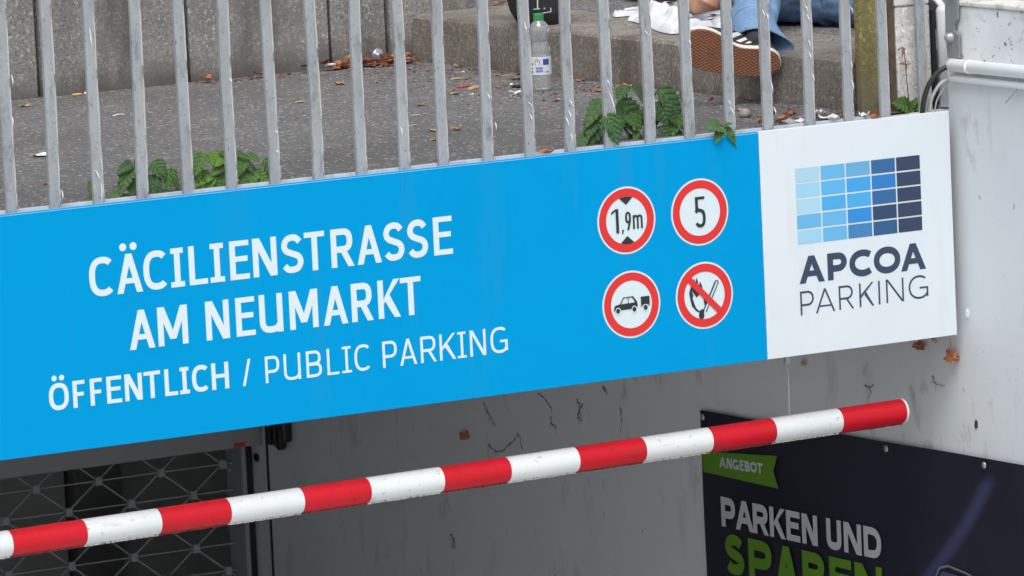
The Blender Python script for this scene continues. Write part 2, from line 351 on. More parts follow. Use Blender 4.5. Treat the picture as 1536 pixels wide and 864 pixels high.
def catmull(pts, k=6, closed=False):
    out = []; n = len(pts)
    rng = range(n if closed else n-1)
    for i in rng:
        p = [Vector(pts[(i+j) % n] if closed else pts[min(max(i+j, 0), n-1)]) for j in (-1, 0, 1, 2)]
        for s in range(k):
            t = s/k
            out.append(.5*((2*p[1]) + (p[2]-p[0])*t + (2*p[0]-5*p[1]+4*p[2]-p[3])*t*t + (-p[0]+3*p[1]-3*p[2]+p[3])*t**3))
    if not closed: out.append(Vector(pts[-1]))
    return out
def lathe(bm, prof, n=24, M=None):
    rings = []
    for r, z in prof:
        rings.append([bm.verts.new((r*math.cos(2*math.pi*k/n), r*math.sin(2*math.pi*k/n), z)) for k in range(n)])
    for a, b in zip(rings, rings[1:]):
        for k in range(n): bm.faces.new((a[k], a[(k+1) % n], b[(k+1) % n], b[k]))
    if M: bmesh.ops.transform(bm, matrix=M, verts=[v for r in rings for v in r])
    return rings

# ------------------------------------------------------------------ lettering: glyphs drawn as flat polygons in a w x h box
def arc(cx, cy, rx, ry, a0, a1, n=18, e=2.0):
    o = []
    for i in range(n+1):
        a = R(a0 + (a1-a0)*i/n); c, s = math.cos(a), math.sin(a)
        o.append((cx + rx*math.copysign(abs(c)**(2/e), c), cy + ry*math.copysign(abs(s)**(2/e), s)))
    return o
def stroke(pts, t, closed=False):
    P = [Vector((p[0], p[1])) for p in pts]
    Q = [P[0]]
    for p in P[1:]:
        if (p-Q[-1]).length > 1e-7: Q.append(p)
    P = Q; n = len(P); L = []; Rr = []
    for i in range(n):
        a = P[i]-P[i-1] if (i > 0 or closed) else P[1]-P[0]
        b = P[(i+1) % n]-P[i] if (i < n-1 or closed) else P[-1]-P[-2]
        a = a.normalized(); b = b.normalized(); na = Vector((-a.y, a.x)); nb = Vector((-b.y, b.x))
        m = (na+nb).normalized(); k = (t/2)/max(.4, m.dot(na)); L.append(P[i]+m*k); Rr.append(P[i]-m*k)
    f = []
    for i in range(n if closed else n-1):
        j = (i+1) % n; f.append([L[i], Rr[i], Rr[j], L[j]])
    return f
def quad(*p): return [[Vector(q) for q in p]]
def glyph(ch, w, h, t, e=2.5, serif=False, ut=False):
    """returns a list of strokes; each stroke is a list of faces"""
    s = t*.5; th = t*.84; S = []
    st = lambda x0, x1, y0, y1: quad((x0, y0), (x1, y0), (x1, y1), (x0, y1))
    O = lambda x0, x1, y0, y1: stroke(arc((x0+x1)/2, (y0+y1)/2, (x1-x0)/2-s, (y1-y0)/2-s, 0, 360, 36, e)[:-1], t, True)
    if ch in 'ÄÖ':
        r = t*.62; base = glyph({'Ä': 'A', 'Ö': 'O'}[ch], w, h, t, e)
        for k in (-1, 1):
            cx = w/2 + k*r*1.45; base.append([[Vector((cx+r*math.cos(a*math.pi/8), h+r*1.75+r*math.sin(a*math.pi/8))) for a in range(16)]])
        return base
    if ch == 'A':
        d = t*1.06; S = [quad((0, 0), (d, 0), (w/2+d/2, h), (w/2-d/2, h)), quad((w-d, 0), (w, 0), (w/2+d/2, h), (w/2-d/2, h)), st(w*.22, w*.78, h*.24, h*.24+th)]
    elif ch == 'M':
        d = t*1.05; S = [st(0, t, 0, h), st(w-t, w, 0, h), quad((0, h), (d*1.15, h), (w/2+d*.5, h*.16), (w/2-d*.5, h*.16)), quad((w, h), (w-d*1.15, h), (w/2-d*.5, h*.16), (w/2+d*.5, h*.16))]
    elif ch == 'N':
        S = [st(0, t, 0, h), st(w-t, w, 0, h), quad((0, h), (t*1.25, h), (w, 0), (w-t*1.25, 0))]
    elif ch == 'E': S = [st(0, t, 0, h), st(0, w, 0, th), st(0, w, h-th, h), st(0, w*.92, h*.53-th/2, h*.53+th/2)]
    elif ch == 'F': S = [st(0, t, 0, h), st(0, w, h-th, h), st(0, w*.9, h*.50-th/2, h*.50+th/2)]
    elif ch == 'L': S = [st(0, t, 0, h), st(0, w, 0, th)]
    elif ch == 'T': S = [st(w/2-s, w/2+s, 0, h), st(0, w, h-th, h)]
    elif ch == 'I':
        S = [st(w/2-s, w/2+s, 0, h)]
        if serif: S += [st(w*.04, w*.96, h-th, h), st(0, w, 0, th)]
    elif ch == 'H': S = [st(0, t, 0, h), st(w-t, w, 0, h), st(0, w, h*.5-th/2, h*.5+th/2)]
    elif ch == 'O': S = [O(0, w, 0, h)]
    elif ch == 'D':
        S = [st(0, t, 0, h), stroke([(s, h-s)] + arc(w*.42, h/2, w*.58-s, h/2-s, 90, -90, 20, e) + [(s, s)], t)]
    elif ch == 'U':
        if ut: S = [stroke([(s, h), (s, h*.35)] + arc(w*.47, h*.32, w*.47-s, h*.32-s, 180, 270, 12, e) + arc(w*.47, h*.32, w*.53-s, h*.32-s, 270, 345, 10, e), t), st(w-t, w, 0, h)]
        else: S = [stroke([(s, h)] + arc(w/2, h*.34, w/2-s, h*.34-s, 180, 360, 24, e) + [(w-s, h)], t)]
    elif ch == 'C': S = [stroke(arc(w*.56, h/2, w*.56-s, h/2-s, 48, 312, 30, e), t)]
    elif ch == 'G':
        S = [stroke(arc(w*.54, h/2, w*.54-s, h/2-s, 50, 325, 30, e), t), st(w-t, w, h*.08, h*.50), st(w*.56, w, h*.50-th, h*.50)]
    elif ch == 'S':
        sp = [(.97, .85), (.78, .965), (.48, 1.0), (.16, .94), (.0, .76), (.13, .595), (.5, .50), (.87, .405), (1, .235), (.84, .055), (.5, 0), (.2, .03), (.0, .14)]
        S = [stroke([(s+(w-t)*p[0], s+(h-t)*p[1]) for p in catmull(sp, 4)], t)]
    elif ch in 'PRB':
        lo = .42 if ch == 'P' else .46
        S = [st(0, t, 0, h)]
        def bowl(y0, y1, ww):
            r = (y1-y0)/2 - s; return stroke([(s, y1-s)] + arc(ww*.55, (y0+y1)/2, ww*.45-s, r, 90, -90, 16, e) + [(s, y0+s)], t)
        if ch == 'B': S += [bowl(h*.5-th/2, h, w*.95), bowl(0, h*.5+th/2, w)]
        else: S += [bowl(h*lo-s, h, w*(1 if ch == 'P' else .95))]
        if ch == 'R': d = t*1.1; S += [quad((w-d, 0), (w, 0), (w*.5+d*.55, h*.46), (w*.5-d*.5, h*.46))]
    elif ch == 'K':
        d = t*1.12; S = [st(0, t, 0, h), quad((t*.9, h*.36), (t*.9+d*.15, h*.52), (w-d, h), (w, h)), quad((w-d, 0), (w, 0), (w*.42+d*.35, h*.62), (w*.42-d*.55, h*.50))]
    elif ch == '/': S = [quad((0, 0), (t, 0), (w, h), (w-t, h))]
    elif ch == '1': S = [st(w-t*1.0, w, 0, h), quad((0, h*.78), (w-t, h*.92), (w-t, h), (0, h*.88))]
    elif ch == ',': S = [quad((t*.15, t*.9), (t*1.1, t*.9), (t*.5, -t*.9), (0, -t*.9))]
    elif ch == '9':
        S = [stroke(arc(w/2, h*.69, w/2-s, h*.31-s, 0, 360, 28, e)[:-1], t, True), stroke([(w-s, h*.69), (w-s, h*.5), (w*.45, 0)], t)]
    elif ch == 'm':
        S = [st(0, t, 0, h)]
        for k in (0, 1):
            x0 = k*(w-t)/2; S.append(stroke([(x0+s, h*.7)] + arc(x0+(w-t)/4+s, h*.72, (w-t)/4, h*.28-s, 180, 0, 10, 2.4) + [(x0+(w-t)/2+s, 0)], t))
    elif ch == '5':
        S = [st(w*.08, w*.95, h-th, h), st(w*.08, w*.08+t, h*.5, h), stroke([(w*.10, h*.50), (w*.3, h*.585)] + arc(w*.5, h*.3, w*.5-s, h*.3-s, 85, -150, 22, e), t)]
    return S
class Plate:
    """flat print on a board: plane given by origin, u (right) and n (out of the board); layers are stacked 0.05 mm apart"""
    def __init__(self, O, U, N): self.O, self.U, self.N = Vector(O), Vector(U).normalized(), Vector(N).normalized(); self.k = 0; self.lv = 0
    def add(self, bm, faces, ox=0, oy=0, sh=0.0):
        self.k += 1
        for f in faces:
            vs = [bm.verts.new(self.O + self.U*(ox+p[0]+sh*p[1]) + Vector((0, 0, 1))*(oy+p[1]) + self.N*(.0004 + self.lv*.0006 + (self.k % 9)*.00005)) for p in f]
            try: bm.faces.new(vs)
            except ValueError: pass
def ftext(name, plate, items, h, t, m, parent, e=2.5, serif=False, ut=False, zfun=None):
    """items: (character, x0, x1, z0): glyph stretched between x0 and x1 with its baseline at z0"""
    words = [[items[0]]]
    for a, b in zip(items, items[1:]):
        if b[1]-a[2] > h*.24: words.append([])
        words[-1].append(b)
    for wd_ in words:
        bm = bmesh.new()
        for ch, x0, x1, z0 in wd_:
            for s in glyph(ch, x1-x0, h, t, e, serif, ut): plate.add(bm, s, x0, z0)
        fin(name, bm, m, parent, normals=False)
def disc_faces(cx, cy, r0, r1, n=48):
    a = [2*math.pi*k/n for k in range(n)]
    if r0 == 0: return [[(cx+r1*math.cos(t), cy+r1*math.sin(t)) for t in a]]
    return [[(cx+r0*math.cos(a[k]), cy+r0*math.sin(a[k])), (cx+r1*math.cos(a[k]), cy+r1*math.sin(a[k])), (cx+r1*math.cos(a[(k+1) % n]), cy+r1*math.sin(a[(k+1) % n])), (cx+r0*math.cos(a[(k+1) % n]), cy+r0*math.sin(a[(k+1) % n]))] for k in range(n)]

# ------------------------------------------------------------------ SETTING: ground, ramp, slab
XW = .03; XL = -7.6
bm = bmesh.new()
def sheet(x0, x1, y0, y1, z): bm.faces.new([bm.verts.new(p) for p in ((x0,y0,z),(x1,y0,z),(x1,y1,z),(x0,y1,z))])
sheet(-40, 40, .30, 60, 0); sheet(-40, -.08, .082, .30, 0); sheet(XW+.28, 40, -22, .30, 0); sheet(-.08, XW+.28, .20, .30, 0)
sheet(-40, XL-.25, -22, .082, 0); sheet(-40, 40, -60, -22, 0)
for f in bm.faces: f.normal_update()
props(fin('ground', bm, ASPHALT), kind='structure')
bm = bmesh.new()
def zr(y): return -2.60 if y > 3 else -2.60*(y+22)/25
ys = [-22, -18, -14, -10, -6, -2, 3, 12]
for a, b in zip(ys, ys[1:]): bm.faces.new([bm.verts.new(p) for p in ((XL, a, zr(a)), (XW, a, zr(a)), (XW, b, zr(b)), (XL, b, zr(b)))])
props(fin('road', bm, mat('pale ramp concrete', (.58, .60, .585), .85, layers=[(2, .4, .7, (.50, .52, .51), None)])), 'asphalt ramp going down into the garage under the blue sign', kind='structure')
# slab over the garage mouth
slab = thing('garage_roof_slab', 'dark concrete slab and fascia beam behind the long blue sign', 'slab', (-2.5, .3, -.3))
boxo('slab', XL-.25, XW-.002, .26, 12, -.40, -.004, SOFFIT, slab)
boxo('fascia_beam', XL-.25, XW-.002, .062, .257, -.575, -.006, SOFFIT, slab)
boxo('curb', XL-.25, -.205, .046, .0615, -.03, .003, EDGE, slab)
# right ramp wall: front (open) part and the part under the slab are one painted wall
rw = thing('ramp_wall', 'pale grey painted side wall of the ramp, stained, in shade towards the garage', 'wall', (XW+.12, -5, 0))
boxo('wall_face', XW, XW+.25, -22, .0448, -3.2, .103, RAMPWHITE, rw)
boxo('wall_face', XW, XW+.25, .045, 4.02, -3.2, -.006, RAMPWHITE, rw)
boxo('door_reveal', XW+.004, XW+.25, 4.034, 4.22, -3.2, -.41, RAMPWHITE, rw)
bm = bmesh.new(); box(bm, XW+.002, XW+.13, -22, .045, .1035, .278, .006, 2); fin('parapet', bm, PARAPETWHITE, rw)
bm = bmesh.new(); box(bm, XW-.004, XW+.10, -22, .042, .2785, .292, .004, 2); fin('coping', bm, mat('pale weathered coping', (.72, .72, .68), .8, layers=[(18, .5, .66, (.35, .33, .30), None)]), rw)
boxo('dark_reveal_line', XW-.002, XW+.02, 4.021, 4.033, -3.2, -.41, DARKSTEEL, rw)
lw_ = thing('ramp_wall', 'grey side wall on the far side of the ramp mouth', 'wall', (XL-.1, -5, 0))
boxo('wall_face', XL-.25, XL, -22, 12, -3.2, -.005, mat('whitewashed wall', (.78, .78, .77), .7), lw_)
# garage interior
gi = thing('garage_back_wall', 'dark grey panelled wall inside the garage behind the lattice grille', 'wall', (-2, 6.5, -2.5))
xx = [-7.6, -5.2, -2.8, -.6, 0.5338, 0.736, 1.25, 2.2]
for i, (a, b) in enumerate(zip(xx, xx[1:])):
    boxo('panel', a+.01, b-.01, 6.5+(.05 if i % 2 else 0), 6.6, -3.2, -.41, [INNER, INNER, INNER, INNER, INNERDARK, INNER, INNER][i], gi, .004)
boxo('right_return', 2.2, 2.4, 4.0, 6.7, -3.2, -.41, INNER, gi)
boxo('backing', -7.8, 2.4, 6.62, 6.7, -3.2, -.41, DARKSTEEL, gi)
boxo('front_return', XW+.25, 2.4, 4.02, 4.2, -3.2, -.41, INNER, gi)

# ------------------------------------------------------------------ rolling grille
gr = thing('rolling_grille', 'grey steel rolling lattice grille closing the garage mouth', 'grille', (-2.5, 4.2, -2.5))
KX0, KZ0, KDX, KDZ = (-0.7234, -1.4207, 0.2258, 0.088)
boxo('header_beam', XL, XW+.002, 4.06, 4.12, -1.350, -.41, MIDSTEEL, gr, .003)
GXR = -.012
for (a, b, m_, y0, y1) in ((-.012, .004, MIDSTEEL, 4.13, 4.24), (.004, .0285, DARKSTEEL, 4.135, 4.23)):
    boxo('guide_rail', a, b, y0, y1, -3.0, -1.36, m_, gr)
kme = None; lat = bmesh.new()
rows = [(KZ0 + KDZ*(1-j), (j+1) % 2) for j in range(0, 18)]
def rod(bm, a, b, r=.003):
    a, b = Vector(a), Vector(b); t = (b-a).normalized(); u = Vector((0, 1, 0)); v = t.cross(u)
    vs = []
    for p in (a, b): vs.append([bm.verts.new(p + (u*x + v*y)*r) for x, y in ((-1, -1), (1, -1), (1, 1), (-1, 1))])
    for k in range(4): bm.faces.new((vs[0][k], vs[0][(k+1) % 4], vs[1][(k+1) % 4], vs[1][k]))
for z, off in rows:
    if z < -3: continue
    rb = bmesh.new(); rod(rb, (XL, 4.20, z), (GXR, 4.20, z), .0020); fin('lattice_rod', rb, GRILLE, gr)
    x = KX0 + KDX*4 + (KDX/2 if off else 0)
    while x > XL:
        if x < GXR-.01:
            vis = x > -1.1 and z > -1.95
            if vis:
                kb = bmesh.new(); box(kb, -.012, .012, -.008, .004, -.015, .015, .003)
                if kme is None:
                    bmesh.ops.recalc_face_normals(kb, faces=kb.faces); kme = bpy.data.meshes.new('knot'); kb.to_mesh(kme); kme.materials.append(GRILLE)
                kb.free(); ko = link('knot', kme, None, gr); ko.location = (x, 4.198, z)
                ko.matrix_parent_inverse = wmat(gr).inverted()
            else: box(lat, x-.012, x+.012, 4.190, 4.202, z-.015, z+.015)
            for sg in (-1, 1):
                x2 = x+sg*KDX/2; z2 = z-KDZ
                if x2 > GXR: z2 = z-KDZ*(GXR-x)/(KDX/2); x2 = GXR
                if vis: b2 = bmesh.new(); rod(b2, (x, 4.206, z), (x2, 4.206, z2), .0024); fin('lattice_link', b2, GRILLE, gr)
                else: rod(lat, (x, 4.206, z), (x2, 4.206, z2), .003)
        x -= KDX
lo_ = fin('lattice', lat, GRILLE, gr); lo_['kind'] = 'stuff'
# black lamp / sensor by the gate
dv = thing('gate_sensor', 'black knobbly sensor housing on the dark wall beside the grille', 'sensor', (XW-.05, 3.91, -1.28))
bm = bmesh.new(); box(bm, XW-.042, XW-.002, 3.84, 3.94, -1.318, -1.20, .012, 3); fin('housing', bm, BLACKPLASTIC, dv)
bm = bmesh.new(); lathe(bm, [(0, 0), (.012, 0), (.018, .010), (.018, .03), (0, .03)], 16, Matrix.Translation((XW-.024, 3.885, -1.343))); fin('lens_dome', bm, BLACKPLASTIC, dv, True)
for k in (0, 1, 2): boxo('clip', XW-.050, XW-.036, 3.84+.036*k, 3.856+.036*k, -1.330, -1.27, BLACKPLASTIC, dv, .003)
bm = bmesh.new(); lathe(bm, [(0, -.004), (.013, -.004), (.015, 0), (.011, .004), (0, .004)], 16, Matrix.Translation((XW-.002, 4.10, -1.396)) @ Matrix.Rotation(R(90), 4, 'Y')); props(fin('hole_disc', bm, BLACKPLASTIC, None, True), 'round black hole in the reveal strip between grille and joint', 'disc')  # black disc stands in for the dark inside of a round hole
bm = bmesh.new(); box(bm, -.075, -.035, 4.05, 4.058, -1.347, -1.333, .002); props(fin('red_tag', bm, mat('red tag', (.55, .05, .03), .5)), 'small red tag on the header just under the sign', 'tag')

# ------------------------------------------------------------------ THE SIGN
sg = thing('parking_sign', 'long sky blue garage entrance sign with white logo panel at its right end', 'sign', (-1.5, .02, -.6))
XB = -.601
boxo('blue_panel', XL, XB-.0007, 0, .012, -.600, 0, BLUE, sg, .0012, 2)
boxo('white_panel', XB+.0007, -.0005, 0, .012, -.600, 0, WHITE, sg, .0012, 2)
boxo('sign_case', XL, -.003, .0125, .028, -.597, -.0015, EDGE, sg, .001)
bm = bmesh.new()
P = Plate((0, 0, 0), (1, 0, 0), (0, -1, 0))
P.add(bm, quad((XL, -.0042), (XB-.002, -.0042), (XB-.002, -.0022), (XL, -.0022)))
fin('trim_line', bm, mat('pale blue trim', (.20, .52, .88), .4), sg, normals=False)
bm = bmesh.new(); P.add(bm, quad((-1.6707, -0.0075), (-1.6665, -0.0079), (-1.6709, -0.1039), (-1.6739, -0.1036))); P.add(bm, quad((-1.4949, -0.5524), (-1.4934, -0.5525), (-1.4942, -0.5971), (-1.4954, -0.5969))); fin('panel_seam', bm, SEAM, sg, normals=False)
ftext('lettering', P, [('C', -2.5604, -2.4941, -0.2271), ('Ä', -2.4855, -2.4145, -0.2268), ('C', -2.4109, -2.3454, -0.2266), ('I', -2.3359, -2.2979, -0.2264), ('L', -2.2848, -2.2334, -0.2262), ('I', -2.2261, -2.1856, -0.226), ('E', -2.1701, -2.1155, -0.2258), ('N', -2.1053, -2.0374, -0.2256), ('S', -2.0238, -1.9627, -0.2253), ('T', -1.9584, -1.9006, -0.2251), ('R', -1.883, -1.8178, -0.2249), ('A', -1.8086, -1.7388, -0.2246), ('S', -1.7316, -1.6723, -0.2244), ('S', -1.6622, -1.6033, -0.2241), ('E', -1.5868, -1.5319, -0.2239)], .0972, .0160, PRINT_WHITE, sg, serif=True)
ftext('lettering', P, [('A', -2.4594, -2.3889, -0.369), ('M', -2.3798, -2.2963, -0.3688), ('N', -2.2459, -2.18, -0.3686), ('E', -2.1614, -2.1076, -0.3684), ('U', -2.0948, -2.0287, -0.3683), ('M', -2.0097, -1.9285, -0.3681), ('A', -1.9138, -1.8439, -0.3679), ('R', -1.8324, -1.7703, -0.3678), ('K', -1.7558, -1.6917, -0.3676), ('T', -1.6904, -1.6307, -0.3675)], .0972, .0160, PRINT_WHITE, sg, ut=True)
ftext('lettering', P, [('Ö', -2.6876, -2.6338, -0.4945), ('F', -2.6223, -2.5893, -0.4944), ('F', -2.5749, -2.5417, -0.4943), ('E', -2.5294, -2.4882, -0.4943), ('N', -2.4795, -2.4316, -0.4942), ('T', -2.4265, -2.3806, -0.4941), ('L', -2.3689, -2.3331, -0.494), ('I', -2.3272, -2.3001, -0.494), ('C', -2.2928, -2.2465, -0.4939), ('H', -2.2377, -2.1898, -0.4938)], .067, .0114, PRINT_WHITE, sg, serif=True)
ftext('lettering', P, [('/', -2.1513, -2.1269, -0.4937), ('P', -2.0864, -2.0463, -0.4936), ('U', -2.0338, -1.986, -0.4935), ('B', -1.9698, -1.926, -0.4934), ('L', -1.9105, -1.8765, -0.4933), ('I', -1.868, -1.8402, -0.4932), ('C', -1.8317, -1.7868, -0.4932), ('P', -1.7504, -1.7089, -0.493), ('A', -1.701, -1.6514, -0.493), ('R', -1.6399, -1.5938, -0.4929), ('K', -1.5844, -1.5374, -0.4928), ('I', -1.5323, -1.5062, -0.4927), ('N', -1.4953, -1.4487, -0.4926), ('G', -1.4349, -1.3845, -0.4925)], .067, .0074, PRINT_WHITE, sg, serif=True, ut=True)
# logo
GX0, GX1, GZ0, GZ1 = (-0.495, -0.0973, -0.3105, -0.1059)
pal = ['ABCDE', 'AFGHE', 'AGFIE', 'JFHDE', 'AJCKE']
pal = [['a1','b1','c1','d1','e'], ['a2','b2','c2','d2','e'], ['a3','b3','b3','d1','e'], ['b1','b1','c3','e2','e'], ['a2','b1','c4','d3','e']]
pc = {'a1': (.40,.64,.78), 'a2': (.33,.62,.82), 'a3': (.40,.66,.80), 'b1': (.13,.45,.76), 'b2': (.10,.45,.80), 'b3': (.065,.40,.76), 'c1': (.14,.40,.65), 'c2': (.05,.36,.76), 'c3': (.025,.26,.66), 'c4': (.05,.22,.48), 'd1': (.03,.13,.32), 'd2': (.025,.20,.55), 'd3': (.025,.10,.25), 'e': (.03,.05,.10), 'e2': (.025,.06,.14)}
pm = {k: mat('logo tile ' + k, v, .45) for k, v in pc.items()}
cw = (GX1-GX0)/5; chh = (GZ1-GZ0)/5; g = .0043
for r_ in range(5):
    for c_ in range(5):
        bm = bmesh.new(); x0 = GX0+c_*cw; z1 = GZ1-r_*chh
        P.add(bm, quad((x0+g/2, z1-chh+g/2), (x0+cw-g/2, z1-chh+g/2), (x0+cw-g/2, z1-g/2), (x0+g/2, z1-g/2)))
        fin('logo_tile', bm, pm[pal[r_][c_]], sg, normals=False)
ftext('lettering', P, [('A', -0.4927, -0.4133, -0.412), ('P', -0.4036, -0.3424, -0.4121), ('C', -0.3346, -0.2584, -0.4123), ('O', -0.2574, -0.173, -0.4124), ('A', -0.172, -0.0921, -0.4125)], .0715, .0178, NAVY, sg, e=2.1)
ftext('lettering', P, [('P', -0.493, -0.4504, -0.4951), ('A', -0.4456, -0.3844, -0.4945), ('R', -0.3717, -0.3249, -0.4937), ('K', -0.3073, -0.2613, -0.4929), ('I', -0.2476, -0.2407, -0.4924), ('N', -0.2221, -0.166, -0.4918), ('G', -0.1502, -0.0879, -0.4909)], .0632, .0054, NAVY, sg, e=2.1)
# four prohibition discs
RD = .0877
def disc(cx, cz, slash=False):
    bm = bmesh.new(); P.k = 0; P.lv = 0
    box(bm, cx-.0005, cx+.0005, .001, .002, cz, cz+.001)
    P.add(bm, disc_faces(cx, cz, 0, RD)); o = fin('traffic_disc', bm, PRINT_WHITE, sg, normals=False)
    P.lv = 1; b2 = bmesh.new(); P.add(b2, disc_faces(cx, cz, RD*.705, RD*.945))
    fin('red_ring', b2, RED, o, normals=False)
    return o
def disc_text(o, cx, cz, items, name='symbol'):
    bm = bmesh.new(); P.lv = 2
    for fs in items: P.add(bm, fs, cx, cz)
    return fin(name, bm, INK, o, normals=False)
(c1x, c1z), (c2x, c2z), (c3x, c3z), (c4x, c4z) = ((-1.0144, -0.191), (-0.7912, -0.1916), (-1.0106, -0.4099), (-0.7878, -0.4101))
def off(fs, x, y): return [[(p[0]+x, p[1]+y) for p in f] for f in fs]
d1 = disc(c1x, c1z); it = []
ri = RD*.70
def cap_tri(s):
    a = [R(90 + t) for t in range(-19, 20, 2)]
    return [[(ri*math.cos(x), s*ri*math.sin(x)) for x in a] + [(0, s*ri*.66)]]
it += [cap_tri(1), cap_tri(-1)]
for ch, x0, x1, z0, h, t in (('1', -.046, -.024, -.031, .063, .0085), (',', -.0155, -.008, -.0285, .01, .006), ('9', -.0045, .013, -.026, .048, .0058), ('m', .0185, .048, -.0245, .036, .0056)):
    for s in glyph(ch, x1-x0, h, t, 2.6): it.append(off(s, x0, z0))
disc_text(d1, c1x, c1z, it, 'lettering')
d2 = disc(c2x, c2z); it = [off(s, -.0165, -.040) for s in glyph('5', .033, .080, .0085, 2.6)]
disc_text(d2, c2x, c2z, it, 'lettering')
d3 = disc(c3x, c3z); it = []
u = RD/300.0   # drawing unit
def pg(*p, k=1.0): return [[(x*u*k, y*u) for x, y in p]]
it3 = [pg((-205,-30),(-190,5),(-130,12),(-122,-32)), pg((-130,-40),(-130,12),(60,15),(60,-40)), pg((60,-25),(60,15),(68,0),(68,-25)), pg((-205,-42),(-205,-25),(-122,-32),(-122,-42)),
       pg((-135,12),(-95,70),(-88,62),(-122,12)), pg((-95,70),(20,72),(16,62),(-88,62)), pg((20,72),(64,20),(48,8),(8,62)), pg((-42,12),(-42,66),(-34,66),(-34,12)), pg((30,14),(64,22),(68,0),(30,0)),
       pg((108,-15),(108,58),(208,58),(208,-15)), pg((96,-27),(96,-21),(212,-21),(212,-27))]
for cx, cy in ((-160, -45), (28, -45), (158, -42)):
    it3.append([[(cx*u+x, cy*u+y) for x, y in f] for f in disc_faces(0, 0, 0, 24*u, 20)])
it = [[[(x*.90, y) for x, y in f] for f in g_] for g_ in it3]
o_ = disc_text(d3, c3x, c3z, it)
P.lv = 3
for cx, cy in ((-160, -45), (28, -45), (158, -42)):
    bm = bmesh.new(); P.add(bm, [[(x*.9, y) for x, y in f] for f in disc_faces(0, 0, 23*u, 31*u, 20)], c3x+cx*u*.9, c3z+cy*u)
    fin('wheel_gap', bm, PRINT_WHITE, d3, normals=False)
d4 = disc(c4x, c4z); it = []
# flame, match and matchstick shaft
fl = [(-45,-150),(-95,-130),(-135,-85),(-150,-30),(-140,5),(-120,-35),(-112,-60),(-95,-105)]
it += [pg(*fl), pg((-150,-30),(-160,40),(-138,95),(-135,50),(-118,10),(-130,-20)), pg((-140,60),(-128,120),(-95,160),(-100,110),(-70,70),(-50,110),(-30,20),(-60,10),(-85,-10),(-110,25)),
       pg((-95,110),(-75,170),(-60,110)), pg((-52,90),(-40,130),(-22,80),(-18,20),(-40,20)), pg((-20,60),(5,10),(15,-60),(0,-110),(-10,-60),(-15,0)),
       pg((-100,-128),(-60,-135),(-38,-120),(-25,-150),(-48,-155))]
it.append([[(p[0]*u, p[1]*u) for p in f] for f in stroke([(-28, -150), (118, 118), (140, 118), (148, 100), (8, -150)], 9)])
it.append([[(p[0]*u, p[1]*u) for p in f] for f in stroke([(120, 108), (-8, -120)], 7)])
it.append([[((x-40*u)*1.0, (y-175*u)*1.15+26*u) for x, y in f] for f in disc_faces(0, 0, 0, 29*u, 20)])
it.append(pg((-50,-165),(-22,-175),(-8,-130),(-30,-118)))
disc_text(d4, c4x, c4z, it)
bm = bmesh.new(); P.lv = 3; k_ = RD*.74; c45, w_ = math.cos(R(45)), .0085
P.add(bm, [[(c4x-k_*c45-w_*c45, c4z+k_*c45-w_*c45), (c4x+k_*c45-w_*c45, c4z-k_*c45-w_*c45), (c4x+k_*c45+w_*c45, c4z-k_*c45+w_*c45), (c4x-k_*c45+w_*c45, c4z+k_*c45+w_*c45)]])
fin('red_slash', bm, RED, d4, normals=False)

# ------------------------------------------------------------------ railing
rl = thing('railing', 'weathered grey steel railing of upright bars behind the blue sign', 'railing', (-2, .05, 0))
bars = [-2.7408, -2.623, -2.5025, -2.381, -2.2566, -2.1333, -2.011, -1.8875, -1.763, -1.6377, -1.5249, -1.3937, -1.2712, -1.1498, -1.0316, -0.9082, -0.7882, -0.663, -0.5453, -0.4143, -0.2946, -0.1784, -0.0551]
bars = [bars[0]-.123*k for k in range(19, 0, -1)] + bars
def bar_mesh(seed, H=1.1):
    bm = bmesh.new(); rnd = random.Random(seed)
    w2, d2, n = .0147, .006, 40
    prof = [(-w2, -d2+.002), (-w2+.002, -d2), (w2-.0045, -d2), (w2, -d2+.0025), (w2, d2), (-w2, d2)]
    rings = []
    for i in range(n+1):
        z = -.06 + (H+.06)*i/n; sx = (noise.noise(Vector((seed*3.1, z*3, 0)))*.003 + noise.noise(Vector((seed*3.1, z*22, 4)))*.0011)
        rings.append([bm.verts.new((px+sx, py, z)) for px, py in prof])
    for a, b in zip(rings, rings[1:]):
        for k in range(6):
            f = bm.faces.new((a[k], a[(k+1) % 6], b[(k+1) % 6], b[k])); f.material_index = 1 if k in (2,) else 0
    bm.faces.new(rings[-1]); bm.faces.new(rings[0][::-1])
    bmesh.ops.recalc_face_normals(bm, faces=bm.faces)
    me = bpy.data.meshes.new('bar'); bm.to_mesh(me); bm.free(); me.materials.append(GALV); me.materials.append(EDGE_PALE); return me
bms = [bar_mesh(s) for s in range(8)]
